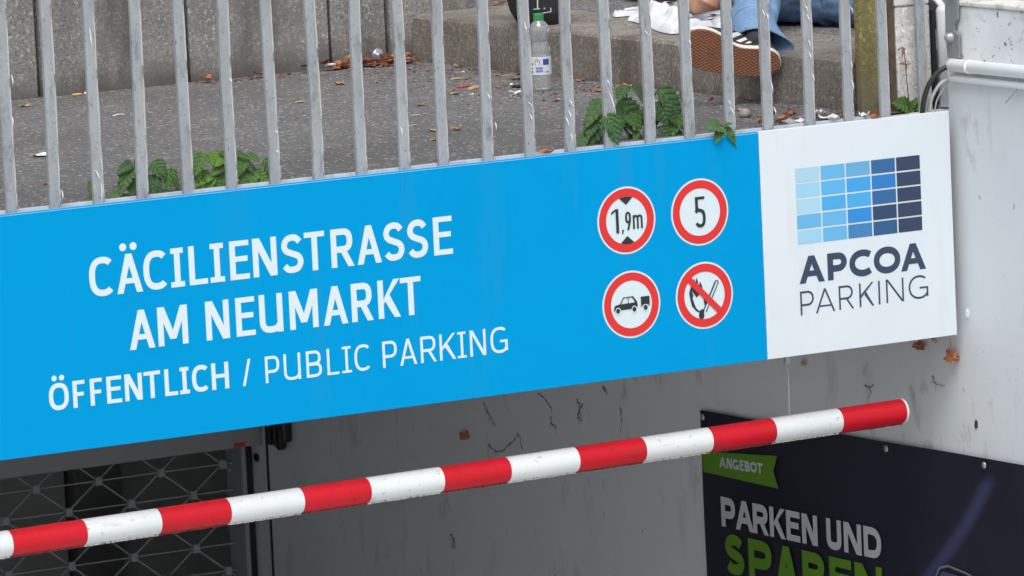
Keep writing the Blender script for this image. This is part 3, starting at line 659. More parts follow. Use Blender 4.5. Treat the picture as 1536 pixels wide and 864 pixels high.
flakes = [(-2.5066, 0.0685, 0.0296, 0.4105), (-2.5001, 0.025, 0.057, -0.0275), (-2.5042, 0.4061, 0.0519, 0.0494), (-2.7242, 0.3223, 0.0276, 0.0742), (-2.7296, 0.2208, 0.0257, 0.0107), (-2.6076, 0.029, 0.0259, 0.0118), (-1.3733, 0.0847, 0.022, 0.1349), (-1.2682, 0.1306, 0.018, 0.7107), (-1.268, 0.0964, 0.0217, 0.3399), (-1.2725, 0.3275, 0.0312, 0.1473), (-1.1608, 0.0762, 0.0293, 0.3121), (-1.1474, 0.1222, 0.0201, 0.3764), (-1.0311, 0.1634, 0.0202, 0.3788), (-1.0227, 0.1118, 0.0681, 0.2956), (-1.1529, 0.0927, 0.0286, 0.2449), (-0.911, 0.284, 0.0128, 0.471), (-0.781, 0.247, 0.0161, 0.36), (-0.7754, 0.3176, 0.0128, 0.4739), (-0.6685, 0.0806, 0.0185, 0.5723), (-0.6604, 0.0571, 0.0315, 0.5316), (-0.5525, 0.3024, 0.0266, 0.1981), (-0.5359, 0.1106, 0.038, 0.1822), (-0.5297, 0.047, 0.0232, 0.2363), (-0.4175, 0.3052, 0.0217, 0.4805), (-0.4134, 0.2803, 0.0206, 0.3904), (-0.4135, 0.2137, 0.0197, 0.2912), (-0.413, 0.1804, 0.0232, 0.2384), (-0.2848, 0.1446, 0.0234, 0.2402), (-0.2769, 0.29, 0.0207, 0.3929), (-0.2831, 0.0924, 0.0287, 0.1854), (-2.0045, 0.1281, 0.0093, 0.6316), (-2.0054, 0.0788, 0.0108, 0.5272), (-2.1252, 0.2675, 0.0113, 0.2972), (-1.1511, 0.0323, 0.0272, 0.0246), (-1.3908, 0.1614, 0.0184, 0.1711), (-0.5415, 0.2945, 0.0189, 0.1825), (-0.4064, 0.1218, 0.0263, 0.1196), (-1.6487, 0.0966, 0.0249, 0.0256)]
barobs = []
for i, x in enumerate(bars):
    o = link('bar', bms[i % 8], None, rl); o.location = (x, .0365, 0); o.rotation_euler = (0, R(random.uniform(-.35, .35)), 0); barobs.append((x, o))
barobs[-1][1].location = (-0.0281, .076, 0)
boxo('top_rail', bars[0]-.1, .06, .02, .053, 1.1, 1.12, GALV, rl)
for j, (x, z, ln, tilt) in enumerate(flakes):
    bm = bmesh.new(); n = 5; rnd = random.Random(j); pr = []
    for k in range(n+1):
        s = k/n; ww = .0019*math.sin(math.pi*(s*.8+.12)); cx = math.sin(tilt)*ln*(s-.5); cz = -math.cos(tilt)*ln*(s-.5); yy = -.0015-.006*(s*(1-s))*4*rnd.uniform(.5, 1)
        pr.append((bm.verts.new((cx-ww, yy, cz)), bm.verts.new((cx+ww, yy+.001, cz))))
    for a, b in zip(pr, pr[1:]): bm.faces.new((a[0], a[1], b[1], b[0]))
    bx, bo = min(barobs, key=lambda q: abs(q[0]-x))
    f = fin('paint_flake', bm, FLAKE, None); f.parent = bo; f.location = (x-bx, -.0062, z)

# ------------------------------------------------------------------ back wall of concrete panels, step, end posts
bw = thing('concrete_wall', 'grey concrete panel wall behind the asphalt, upright joints between panels', 'wall', (-1.5, 2.65, 0))
js = [-1.397, -0.9114, -0.4332, -0.2373, 0.048]
jl = [js[0]-.485*k for k in range(9, 0, -1)] + js
for i, (a, b) in enumerate(zip(jl, jl[1:])):
    o = boxo('concrete_panel', a+.006, b-.006, 2.602 + .004*((i*7) % 3), 2.72, -.05, 1.15, CONC, bw, .004)
boxo('joint_backing', jl[0], jl[-1]-.03, 2.64, 2.70, -.06, 1.14, flat('dark joint', (.03, .028, .026), .9), bw)
boxo('wall_coping', jl[0], jl[-1], 2.59, 2.75, 1.152, 1.20, CONC, bw, .004)
stp = thing('concrete_step', 'stained concrete step with worn pale edge running away from the sign', 'step', (0, 1.4, 0))
SJ = [2.6, 2.0282, 1.1303, 0.2112]
XS = -.160
for a, b in zip(SJ, SJ[1:]):
    y0, y1 = min(a, b)+.002, max(a, b)-.002
    bm = bmesh.new(); n = 24
    # cross section with slightly uneven nose, swept along y
    prof = [(0, -.05), (0, .055), (0, .108), (.002, .128), (.010, .1385), (.05, .1400), (.36, .1400), (.36, -.05)]
    rings = []
    for i in range(n+1):
        y = y0+(y1-y0)*i/n; rr = []
        for k, (px, pz) in enumerate(prof):
            nn = noise.noise(Vector((y*9, k*.7, 3)))*.0035 + noise.noise(Vector((y*40, k*1.3, 7)))*.002 if k in (2, 3, 4) else 0
            rr.append(bm.verts.new((XS+px+abs(nn), y, pz-abs(nn)*.6)))
        rings.append(rr)
    for p, q_ in zip(rings, rings[1:]):
        for k in range(8): 
            f = bm.faces.new((p[k], p[(k+1) % 8], q_[(k+1) % 8], q_[k])); f.material_index = 1 if k in (3, 4, 5) else 0
    bm.faces.new(rings[0]); bm.faces.new(rings[-1][::-1])
    fin('step_block', bm, [STEP_FACE, TREAD], stp)
bm = bmesh.new(); bm.faces.new([bm.verts.new(p) for p in ((.195, .26, .137), (12, .26, .137), (12, 14, .137), (.195, 14, .137))]); bm.faces.new([bm.verts.new(p) for p in ((.044, 2.603, .137), (.195, 2.603, .137), (.195, 14, .137), (.044, 14, .137))])
props(fin('pavement', bm, ASPHALT), kind='structure')
boxo_ = boxo('upper_edge', .198, 12, .25, .259, -.01, .135, TREAD, stp)
mp_ = bmesh.new(); box(mp_, -.193, -.103, .12, .150, -.01, .75, .005, 2)
props(fin('gate_post', mp_, MOSS), 'yellow green mossy concrete post at the end of the step', 'post')
bs_ = bmesh.new(); box(bs_, -.100, -.079, .125, .20, -.01, .72, .002)
props(fin('rusty_strip', bs_, mat('rusty brown steel', (.13, .085, .055), .8, layers=[(30, .45, .65, (.07, .045, .035), None)])), 'narrow rusty brown upright strip between mossy post and white block', 'strip')
wb = thing('white_block', 'dirty white painted concrete block beside the last railing bar', 'block', (-.02, .2, 0))
boxo('block_face', -.077, .033, .12, .30, -.01, .276, DIRTYWHITE, wb, .005)
boxo('block_cap', -.080, .030, .117, .30, .2775, .33, mat('paler cap paint', (.68, .68, .66), .8, layers=[(20, .55, .7, (.4, .39, .37), None)]), wb, .004)
boxo('gap_shade', .0335, .0415, .110, .20, -.01, .262, DARKSTEEL, wb)  # black strip painted in for the shade inside the open gap
bm = bmesh.new(); lathe(bm, [(0, 0), (.032, 0), (.032, .256), (.027, .266), (.012, .272), (0, .273)], 20, Matrix.Translation((.078, .103, 0)))
props(fin('round_post', bm, PARAPETWHITE, None, True), 'short round topped white concrete post behind the grey steel strap', 'post')
# strap with bolt on the ramp wall
sp = thing('steel_strap', 'grey steel strap bolted to the corner of the white wall', 'bracket', (XW-.005, .02, .15))
bm = bmesh.new()
prof = [(0.0253, 0.3631), (-0.0356, 0.3659), (-0.026, 0.2434), (-0.0094, 0.2266), (-0.0084, 0.2123), (-0.0296, 0.2028), (-0.0271, 0.1407), (-0.0003, 0.1356), (0.0244, 0.1395), (0.0293, 0.2068)]
a = [bm.verts.new((XW-.012, y, z)) for y, z in prof]; b = [bm.verts.new((XW-.004, y, z)) for y, z in prof]
bm.faces.new(a); bm.faces.new(b[::-1])
for k in range(len(prof)): bm.faces.new((a[k], a[(k+1) % len(prof)], b[(k+1) % len(prof)], b[k]))
fin('strap_plate', bm, STRAP, sp)
by, bz = (0.0052, 0.1939)
bm = bmesh.new(); lathe(bm, [(0, .018), (.008, .016), (.0125, .009), (.0135, 0), (.017, -.001), (.017, -.003), (0, -.003)], 20, Matrix.Translation((XW-.012, by, bz)) @ Matrix.Rotation(R(-90), 4, 'Y'))
fin('bolt', bm, mat('dull zinc', (.38, .40, .42), .4, .5), sp, True)
# conduits and cables
def conduit(y0, z0, y1, z1, r, name, label, x):
    t = thing(name, label, 'pipe', (x, y0, z0))
    k = (z1-z0)/(y1-y0)
    bm = bmesh.new(); tube(bm, [(x, y0, z0), (x, y0-.001, z0-k*.001), (x, -6, z0+k*(-6-y0)*.25)], [r*.94, r, r], 20); fin('pipe', bm, PVC, t, True)
    bm = bmesh.new(); tube(bm, [(x, y0+.0012, z0), (x, y0+.0002, z0)], r*.72, 16); fin('mouth', bm, flat('dark mouth', (.05, .05, .05), .8), t)
    return t
p1 = conduit(*(-0.0009, 0.1212, -0.335, 0.1247), .0175, 'conduit', 'thick white plastic pipe along the top of the ramp wall', .0125)
for yc in (-.085,):
    bm = bmesh.new(); tube(bm, [(.0125, yc-.006, .121), (.0125, yc+.006, .121)], .0186, 20); fin('pipe_clip', bm, PVC, p1, True)
p2 = conduit(*(0.0116, 0.0852, -0.3224, 0.0823), .0095, 'conduit', 'thin white plastic pipe running just below the thick one', .0195)
props(tubeo('cable', catmull([(0.0125, -0.0415, 0.1226), (0.0125, 0.0023, 0.1192), (-0.0151, 0.016, 0.1058), (-0.0395, 0.026, 0.0771), (-0.0528, 0.034, 0.0405), (-0.0567, 0.04, 0.0049), (-0.0575, 0.045, -0.0398)], 6), .0068, CABLE_BLACK, None, 10), 'thick black cable bending out of the white pipe down behind the sign', 'cable')
props(tubeo('cable', catmull([(0.0195, -0.0165, 0.0869), (0.0195, 0.0148, 0.0841), (-0.0096, 0.02, 0.0731), (-0.0262, 0.032, 0.0436), (-0.0322, 0.041, 0.0115), (-0.0333, 0.046, -0.0386)], 6), .0045, CABLE_GREY, None, 8), 'pale grey cable curving out of the thin pipe beside the black one', 'cable')
props(tubeo('cable', catmull([(0.024, 0.028, 0.0785), (-0.0017, 0.03, 0.0486), (-0.0133, 0.04, 0.0188), (-0.0178, 0.046, -0.0293)], 6), .0022, CABLE_GREY, None, 6), 'thinnest grey wire, rightmost of the cables going behind the sign', 'cable')
props(tubeo('splinter', [(0.018, -0.294, 0.0754), (0.015, -0.2729, 0.0569), (0.012, -0.2454, 0.0344)], .0016, TWIG, None, 5), 'pale thin splinter hanging from the lower white pipe', 'twig')

# ------------------------------------------------------------------ red and white height bar
bo = thing('height_bar', 'red and white striped round height limit bar hanging below the blue sign', 'barrier', (-.108, .1, -.802))
ztop = -.802; slope = .0083; RB = .0325
def bz_(x): return ztop + slope*(x+.108)
segs = [-0.124, -0.327, -0.5377, -0.7354, -0.9409, -1.1439, -1.3504, -1.5483, -1.7633, -1.9562, -2.1658, -2.3614, -2.5693, -2.7727]    # boundaries from the free end leftwards
segs += [segs[-1]-.2018*k for k in range(1, 12)]
col = 0
for a, b in zip(segs, segs[1:]):
    bm = bmesh.new(); tube(bm, [(a-.0003, .1, bz_(a)), (b+.0003, .1, bz_(b))], RB, 36, False)
    fin('stripe', bm, BOOM_RED if col == 0 else BOOM_WHITE, bo, True)
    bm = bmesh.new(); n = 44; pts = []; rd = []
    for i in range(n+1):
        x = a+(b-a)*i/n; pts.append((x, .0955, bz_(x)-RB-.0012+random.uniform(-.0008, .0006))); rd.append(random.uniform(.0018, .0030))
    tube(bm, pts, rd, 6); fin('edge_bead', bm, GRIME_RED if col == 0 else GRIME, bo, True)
    col = 1-col
bm = bmesh.new(); tube(bm, [(-.124, .1, ztop), (-.118, .1, ztop)], RB+.001, 36); fin('end_cap', bm, BOOM_WHITE, bo, False)
hw = thing('hanger_wire', 'thin pale wire with metal clip holding the striped bar under the sign', 'wire', (-0.4776, .1, -.6))
tubeo('wire', [(-0.4776, .1, -.60), (-0.4776+.002, .1, -.70), (-0.4776, .1, -.775)], .0023, mat('pale wire', (.5, .5, .48), .5), hw, 6)
bm = bmesh.new(); box(bm, -0.4776-.006, -0.4776+.006, .094, .106, -.632, -.574, .002); fin('clip', bm, STEEL, hw)
bm = bmesh.new(); box(bm, -0.4776-.009, -0.4776+.009, .0935, .1065, -.634, -.626, .002); fin('nut', bm, STEEL, hw)
bm = bmesh.new(); tube(bm, catmull([(-0.4776-.2+.2, .06, -.705)]*1+[(-0.4776+.02, .065, -.71)], 2), .001, 4); bm.free()

# ------------------------------------------------------------------ banner
bn = thing('banner', 'dark navy advertising banner screwed to the ramp wall', 'banner', (XW-.01, .4, -1))
BY0, BZ0 = (1.3473, -0.948); BY1, BZ1 = (-0.2595, -0.9238)
sl = (BZ1-BZ0)/(BY1-BY0)
def btop(y): return BZ0 + sl*(y-BY0) - .0015*math.sin((y-BY0)*5.0)**2
bm = bmesh.new(); NY, NZ = 60, 24; YE = -1.3
grid = {}
for i in range(NY+1):
    y = BY0+(YE-BY0)*i/NY
    for j in range(NZ+1):
        z = btop(y) + (-2.15-btop(y))*j/NZ
        grid[i, j] = bm.verts.new((XW-.010+.003*noise.noise(Vector((y*3, z*3, 0))), y+.006*j/NZ, z))
for i in range(NY):
    for j in range(NZ): bm.faces.new((grid[i, j], grid[i+1, j], grid[i+1, j+1], grid[i, j+1]))
fin('banner_sheet', bm, BANNER, bn, True)
for y, z in [(1.3274, -0.9665), (0.3881, -0.9526), (-0.08, -0.9455), (-0.53, -0.925)]:
    bm = bmesh.new(); lathe(bm, [(0, .004), (.004, .004), (.0085, .002), (.0095, 0)], 14, Matrix.Translation((XW-.0145, y, z)) @ Matrix.Rotation(R(-90), 4, 'Y')); fin('grommet', bm, mat('grommet brass', (.42, .40, .36), .35, .6), bn, True)
# its print: plane x = XW-.0145 facing -x; text reads towards -y
BP = Plate((XW-.0145, 0, 0), (0, -1, 0), (-1, 0, 0))
bm = bmesh.new(); BP.add(bm, [[(-1.337, -1.066), (-0.9398, -1.0349), (-0.964, -1.0812), (-0.9399, -1.1277), (-1.3328, -1.1254)]]); fin('green_ribbon', bm, BGREEN, bn, normals=False)
def btext(items, h, t, m, e, name='lettering'):
    BP.lv = 1
    words = [[items[0]]]
    for a, b in zip(items, items[1:]):
        if b[1]-a[2] > a[4]*.24: words.append([])
        words[-1].append(b)
    for wd_ in words:
        bm = bmesh.new()
        for ch, x0, x1, z0, hh in wd_:
            for s in glyph(ch, x1-x0, hh, t, e): BP.add(bm, s, x0, z0)
        fin(name, bm, m, bn, normals=False)
btext([('A', -1.2474, -1.2095, -1.1011, 0.0301), ('N', -1.2062, -1.1781, -1.1, 0.0301), ('G', -1.1749, -1.1437, -1.099, 0.0301), ('E', -1.1383, -1.1168, -1.0981, 0.0301), ('B', -1.1115, -1.0847, -1.0972, 0.0301), ('O', -1.0826, -1.0495, -1.0962, 0.0301), ('T', -1.0484, -1.0175, -1.0953, 0.0301)], 0, .0078, BGREY, 2.4)
btext([('P', -1.2477, -1.1731, -1.2716, 0.0859), ('A', -1.172, -1.0766, -1.2709, 0.0859), ('R', -1.0798, -0.999, -1.2703, 0.0859), ('K', -0.9927, -0.9115, -1.2696, 0.0859), ('E', -0.9062, -0.8362, -1.269, 0.0859), ('N', -0.8268, -0.7469, -1.2684, 0.0859), ('U', -0.7016, -0.6268, -1.2674, 0.0859), ('N', -0.6145, -0.5262, -1.2667, 0.0859), ('D', -0.5151, -0.4287, -1.266, 0.0859)], 0, .0215, BGREY, 2.5)
btext([('S', -1.2342, -1.135, -1.4051, 0.1161), ('P', -1.1114, -0.9911, -1.4049, 0.1161), ('A', -0.9699, -0.8575, -1.4047, 0.1161), ('R', -0.8315, -0.7144, -1.4045, 0.1161), ('E', -0.6938, -0.5834, -1.4044, 0.1161), ('N', -0.5661, -0.43, -1.4042, 0.1161)], 0, .031, BGREEN, 2.5)
bm = bmesh.new(); cc = (-0.077, -1.2413)
BP.add(bm, stroke([(cc[0]-.11, cc[1]-.20), (cc[0]-.10, cc[1]-.05), (cc[0]-.07, cc[1]-.01), (cc[0]-.03, cc[1]), (cc[0]+.05, cc[1]-.008), (cc[0]+.16, cc[1]-.03), (cc[0]+.25, cc[1]-.09), (cc[0]+.3, cc[1]-.2)], .006))
fin('car_outline', bm, flat('print teal grey', (.12, .15, .19), .5), bn, normals=False)
bm = bmesh.new(); BP.add(bm, [[(cc[0]-.10, cc[1]-.20), (cc[0]-.088, cc[1]-.05), (cc[0]-.06, cc[1]-.018), (cc[0]+.05, cc[1]-.022), (cc[0]+.14, cc[1]-.06), (cc[0]+.2, cc[1]-.2)]])
fin('car_window_print', bm, flat('print dusk blue', (.055, .055, .11), .5), bn, normals=False)

# ------------------------------------------------------------------ green plants in the gap behind the sign
def leaf_mesh(ln, wd, droop, seed):
    """serrated ovate leaf along +Y, folded at the midrib, drooping to -Z"""
    rnd = random.Random(seed); bm = bmesh.new(); n = 13; mid = []; lf = []; rt = []
    for i in range(n+1):
        s = i/n; w_ = wd*.5*(math.sin(math.pi*min(1, s**.75*1.0)))**.8*(1-.15*s) if 0 < s < 1 else 0
        w_ *= 1 + (.11 if i % 2 else -.11)
        y = ln*s; z = -droop*ln*s*s; tw = rnd.uniform(-.03, .03)*ln
        mid.append(bm.verts.new((0, y, z)))
        if 0 < i < n:
            lf.append(bm.verts.new((-w_, y-.05*ln, z+w_*.30+tw*.3))); rt.append(bm.verts.new((w_, y-.05*ln, z+w_*.30-tw*.3)))
    for side, fl in ((lf, 0), (rt, 1)):
        seq = [mid[0]] + side + [mid[n]]
        for i in range(n):
            a, b, c, d = mid[i], mid[i+1], seq[i+1], seq[i]
            vs = [v for k, v in enumerate((a, b, c, d)) if v not in ((a, b, c, d)[:k])]
            if fl: vs = vs[::-1]
            if len(vs) > 2: bm.faces.new(vs)
    me = bpy.data.meshes.new('leaf'); bm.to_mesh(me); bm.free()
    for p in me.polygons: p.use_smooth = True
    return me
LM = [leaf_mesh(1, w_, d_, i) for i, (w_, d_) in enumerate(((.74, .15), (.66, .3), (.84, .25), (.60, .2), (.72, .4)))]
lmats = {'d': GREEN_DARK, 'm': GREEN_MID, 'l': GREEN_LIGHT}
LMM = {}
for k, m_ in lmats.items():
    LMM[k] = []
    for me in LM: c_ = me.copy(); c_.materials.append(m_); LMM[k].append(c_)
def add_leaf(par, base, tip, kind, wide=1.0, idx=0, nrm=(-.35, -.65, .6)):
    b, t = Vector(base), Vector(tip); d = (t-b); ln = d.length; d.normalize()
    nn = Vector(nrm) + Vector((random.uniform(-.35, .35), random.uniform(-.25, .25), random.uniform(-.3, .3)))
    nn = (nn - d*nn.dot(d)).normalized(); xx_ = d.cross(nn)
    o = bpy.data.objects.new('leaf', LMM[kind][idx % 5]); COL.objects.link(o)
    o.matrix_world = Matrix(((xx_.x*ln*wide, d.x*ln, nn.x*ln, b.x), (xx_.y*ln*wide, d.y*ln, nn.y*ln, b.y), (xx_.z*ln*wide, d.z*ln, nn.z*ln, b.z), (0, 0, 0, 1)))
    mw = o.matrix_world.copy(); o.parent = par; o.matrix_parent_inverse = Matrix.Translation(par.location).inverted(); o.matrix_basis = mw
    return o
def plant(name, label, root, leaves, stem_m, extra=0, spread=.06):
    t = thing(name, label, 'plant', root)
    for i, (b, tp, k, wd) in enumerate(leaves):
        add_leaf(t, b, tp, k, wd, i)
        mid = (Vector(root)+Vector(b))/2 + Vector((random.uniform(-.01, .01), .01, random.uniform(.0, .02)))
        r0 = Vector(root) + Vector((random.uniform(-1, 1)*spread*.5, random.uniform(-.01, .01), 0))
        if ln_ := (Vector(tp)-Vector(b)).length:
            if i % 2 and len(leaves) > 10:
                c0 = Vector(b) + Vector((random.uniform(-.02, .02), .02, random.uniform(-.035, .012))); c0.z = max(c0.z, .012)
                add_leaf(t, c0, c0 + Vector((random.uniform(-.8, .8), -.3, random.uniform(-.8, .35))).normalized()*ln_*random.uniform(.4, .75), random.choice('dm'+k), .9, i+2)
        if i % 2 == 0: tubeo('stem', catmull([r0, mid, Vector(b)], 4), [.0022]*5+[.0016]*4 if False else .0018, stem_m, t, 5)
    return t

def tendril(pts, r, seed, label):
    rnd = random.Random(seed); P_ = catmull(pts, 7); n = len(P_); bm = bmesh.new(); j = []
    for i, p in enumerate(P_): j.append(p + Vector((-abs(rnd.gauss(0, .0012)), rnd.gauss(0, .0022), rnd.gauss(0, .0022))))
    tube(bm, j, [r*(.35+.9*abs(math.sin(i*.9+seed)))*(1-.5*i/n) for i in range(n)], 5)
    for k in range(3 + seed % 3):
        a = j[rnd.randrange(2, n-1)]; e_ = a + Vector((-.001, rnd.uniform(-.02, .02), rnd.uniform(-.022, .01)))
        tube(bm, [a, (a+e_)/2+Vector((0, rnd.gauss(0, .002), .002)), e_], [r*.5, r*.4, r*.2], 4)
    return props(fin('dead_tendril', bm, COBWEB, None, True), label, 'tendril')
# ------------------------------------------------------------------ litter on the asphalt
def crisp(seed, w_, l_, h_, lobes=False):
    """a dry curled leaf or scrap: an uneven outline with lifted edges"""
    rnd = random.Random(seed); bm = bmesh.new(); n = 14; c = bm.verts.new((0, 0, h_*.15)); ri_, ro = [], []
    for k in range(n):
        a = 2*math.pi*k/n; r_ = 1 + (.28*math.sin(a*3+rnd.random()) if lobes else 0) + rnd.uniform(-.16, .16)
        up = h_*(.35+.65*abs(math.sin(a*1.0+seed)))*rnd.uniform(.4, 1)
        ri_.append(bm.verts.new((.5*w_*math.cos(a)*r_*.5, .5*l_*math.sin(a)*r_*.5, h_*.12*rnd.random()+.0008)))
        ro.append(bm.verts.new((.5*w_*math.cos(a)*r_, .5*l_*math.sin(a)*r_, up)))
    for k in range(n):
        j = (k+1) % n; bm.faces.new((c, ri_[k], ri_[j])); bm.faces.new((ri_[k], ro[k], ro[j], ri_[j]))
    bmesh.ops.recalc_face_normals(bm, faces=bm.faces)
    bmesh.ops.solidify(bm, geom=list(bm.faces), thickness=.0006)
    return bm
def crumple(seed, sx, sy, sz, amp=.35, sub=3):
    bm = bmesh.new(); bmesh.ops.create_icosphere(bm, subdivisions=sub, radius=1)
    for v in bm.verts:
        k = 1 + amp*noise.noise(v.co*2.1+Vector((seed*5.1, 0, 0))) + amp*.7*abs(noise.noise(v.co*5+Vector((0, seed*3.3, 0))))
        v.co = Vector((v.co.x*k*sx, v.co.y*k*sy, max(-.6, v.co.z)*k*sz))
    mz = min(v.co.z for v in bm.verts)
    for v in bm.verts: v.co.z -= mz
    return bm
MATS = dict(brown=BROWN, tan=TAN, orange=ORANGE, darkred=DARKRED, paper=PAPER, cream=CREAMPAPER, twig=TWIG, redpack=REDPACK, filt=YELLOWFILTER, foil=FOIL, stone=STONE, black=BLACKPLASTIC, flake=FLAKE)
def litter(kind, m_, loc, w_, l_, h_, rot, label, group=None):
    s = int(abs(loc[0])*997+abs(loc[1])*131) % 9973
    if kind == 'leaf': bm = crisp(s, w_, l_, h_, True); nm, cat = 'dry_leaf', 'leaf'
    elif kind == 'scrap':
        bm = crisp(s, w_, l_, h_); nm, cat = 'paper_scrap', 'scrap'
    elif kind == 'ball': bm = crumple(s, w_/2, l_/2, h_/1.6); nm, cat = 'crumpled_wrapper', 'litter'
    elif kind == 'stone': bm = crumple(s, w_/2, l_/2, h_/1.6, .12, 2); nm, cat = 'pebble', 'stone'
    elif kind == 'butt':
        bm = bmesh.new(); tube(bm, [(-w_/2, 0, .004), (0, .001, .0042), (w_/2, 0, .004)], .0038, 8); nm, cat = 'cigarette_butt', 'cigarette butt'
    elif kind == 'stick':
        bm = bmesh.new(); tube(bm, [(-w_/2, 0, .002), (-w_*.1, .004, .004), (w_*.2, .002, .004), (w_/2, -.002, .002)], l_/2, 5); nm, cat = 'twig', 'twig'
    elif kind == 'slab':
        bm = bmesh.new(); box(bm, -w_/2, w_/2, -l_/2, l_/2, .0005, h_, min(.003, h_*.3), 2); nm, cat = 'packet', 'packet'
    bmesh.ops.rotate(bm, verts=bm.verts, cent=(0, 0, 0), matrix=Matrix.Rotation(R(rot), 3, 'Z'))
    o = fin(nm, bm, MATS[m_], None, kind in ('ball', 'stone', 'butt', 'stick')); o.location = loc
    return props(o, label, cat, group)
pr = plant('wild_plant', 'dark green leafy weed growing behind the sign below the plastic bottle', (-0.8907, 0.12, -0.0269), [((-0.8692, 0.125, 0.0945), (-0.9137, 0.098, 0.1454), 'd', 1.3), ((-0.9921, 0.125, 0.1109), (-1.0696, 0.098, 0.0608), 'd', 0.8), ((-0.9981, 0.125, 0.0732), (-1.0668, 0.098, -0.0018), 'd', 0.75), ((-1.0041, 0.125, 0.0356), (-1.0391, 0.098, -0.0114), 'd', 0.7), ((-0.948, 0.125, 0.1034), (-0.8809, 0.098, 0.0329), 'd', 0.9), ((-0.9333, 0.125, 0.0743), (-0.9074, 0.098, 0.0319), 'm', 0.9), ((-0.8228, 0.125, 0.1252), (-0.7556, 0.098, 0.0458), 'd', 0.8), ((-0.8265, 0.125, 0.0924), (-0.8137, 0.098, 0.0302), 'd', 1.1), ((-0.771, 0.125, 0.0559), (-0.8028, 0.098, 0.003), 'm', 1.2), ((-0.7538, 0.125, 0.112), (-0.7524, 0.098, 0.0682), 'd', 0.7), ((-0.815, 0.125, -0.0047), (-0.7457, 0.098, -0.0023), 'd', 1.0), ((-1.0489, 0.125, 0.0293), (-1.0894, 0.098, -0.0101), 'd', 0.8), ((-0.8014, 0.125, 0.0622), (-0.755, 0.098, 0.0178), 'd', 0.8), ((-0.9063, 0.125, 0.0857), (-0.8979, 0.098, 0.0171), 'm', 0.8), ((-0.9536, 0.125, 0.0726), (-0.9545, 0.098, 0.0224), 'd', 0.9), ((-0.8516, 0.125, 0.0807), (-0.884, 0.098, 0.0506), 'd', 1), ((-0.8237, 0.125, 0.0258), (-0.7976, 0.098, -0.015), 'd', 0.9), ((-1.0268, 0.125, 0.0655), (-1.0595, 0.098, 0.0235), 'd', 0.9), ((-0.8608, 0.125, 0.099), (-0.8472, 0.098, 0.0542), 'd', 1.0), ((-0.7453, 0.125, 0.0361), (-0.748, 0.098, -0.0074), 'm', 0.8), ((-0.9198, 0.125, 0.1391), (-0.9682, 0.098, 0.1104), 'd', 0.9), ((-0.8932, 0.125, 0.0236), (-0.9236, 0.098, -0.0083), 'm', 0.5)], STEM_DARK)
for b_, t_, k_, w_ in [((-1.0313, 0.033, 0.0857), (-1.0319, 0.006, 0.0047), 'd', 0.85), ((-1.0435, 0.033, 0.0833), (-1.0187, 0.006, 0.0259), 'd', 0.75)]: add_leaf(pr, b_, t_, k_, w_, 2)
sprig = plant('leaf_sprig', 'small green sprig hanging over the top edge of the blue panel', (-0.7098, 0.03, 0.0128), [((-0.7063, 0.009, 0.0226), (-0.7435, -0.018, -0.0121), 'd', 0.75), ((-0.7024, 0.009, 0.017), (-0.6683, -0.018, -0.0244), 'm', 0.7), ((-0.7086, 0.009, 0.0176), (-0.7676, -0.018, 0.037), 'd', 0.8), ((-0.7001, 0.009, 0.0221), (-0.692, -0.018, 0.0353), 'm', 0.9), ((-0.6962, 0.009, 0.0182), (-0.6835, -0.018, -0.0003), 'd', 0.8)], STEM_DARK)
plant('wild_plant', 'green weed with reddish stems behind the sign, leftmost of the weeds', (-2.3614, 0.11, -0.0138), [((-2.3754, 0.115, 0.0788), (-2.4115, 0.088, 0.0161), 'd', 0.85), ((-2.3662, 0.115, 0.0779), (-2.4194, 0.088, 0.0683), 'd', 0.8), ((-2.3105, 0.115, 0.0776), (-2.2878, 0.088, 0.0373), 'd', 1.1), ((-2.2672, 0.115, 0.0551), (-2.2869, 0.088, -0.0094), 'm', 0.6), ((-2.2579, 0.115, 0.0542), (-2.2586, 0.088, -0.0039), 'm', 0.5), ((-2.3162, 0.115, 0.0448), (-2.3242, 0.088, -0.0107), 'd', 0.7), ((-2.2981, 0.115, 0.0364), (-2.307, 0.088, -0.0041), 'd', 0.7), ((-2.4737, 0.115, 0.0434), (-2.4971, 0.088, 0.003), 'm', 0.7), ((-2.4091, 0.115, 0.0122), (-2.4463, 0.088, -0.0103), 'm', 1.0), ((-2.3491, 0.115, 0.0546), (-2.3655, 0.088, 0.0116), 'd', 0.8), ((-2.38, 0.115, 0.0343), (-2.3794, 0.088, -0.0036), 'd', 0.8), ((-2.3372, 0.115, 0.0368), (-2.3382, 0.088, 0.0023), 'd', 0.8), ((-2.387, 0.115, 0.0416), (-2.4231, 0.088, 0.0073), 'd', 0.7), ((-2.298, 0.115, 0.0697), (-2.2948, 0.088, 0.0447), 'd', 0.8)], STEM_RED)
plant('weed_shoot', 'thin bare reddish shoot rising from the leftmost weed', (-2.3577, 0.12, -0.0065), [], STEM_RED)
tubeo('shoot', catmull([(-2.3541, 0.12, -0.0086), (-2.3533, 0.12, 0.0347), (-2.3605, 0.12, 0.0687), (-2.3554, 0.12, 0.0915)], 5), .0014, STEM_RED, bpy.data.objects['weed_shoot'], 5)
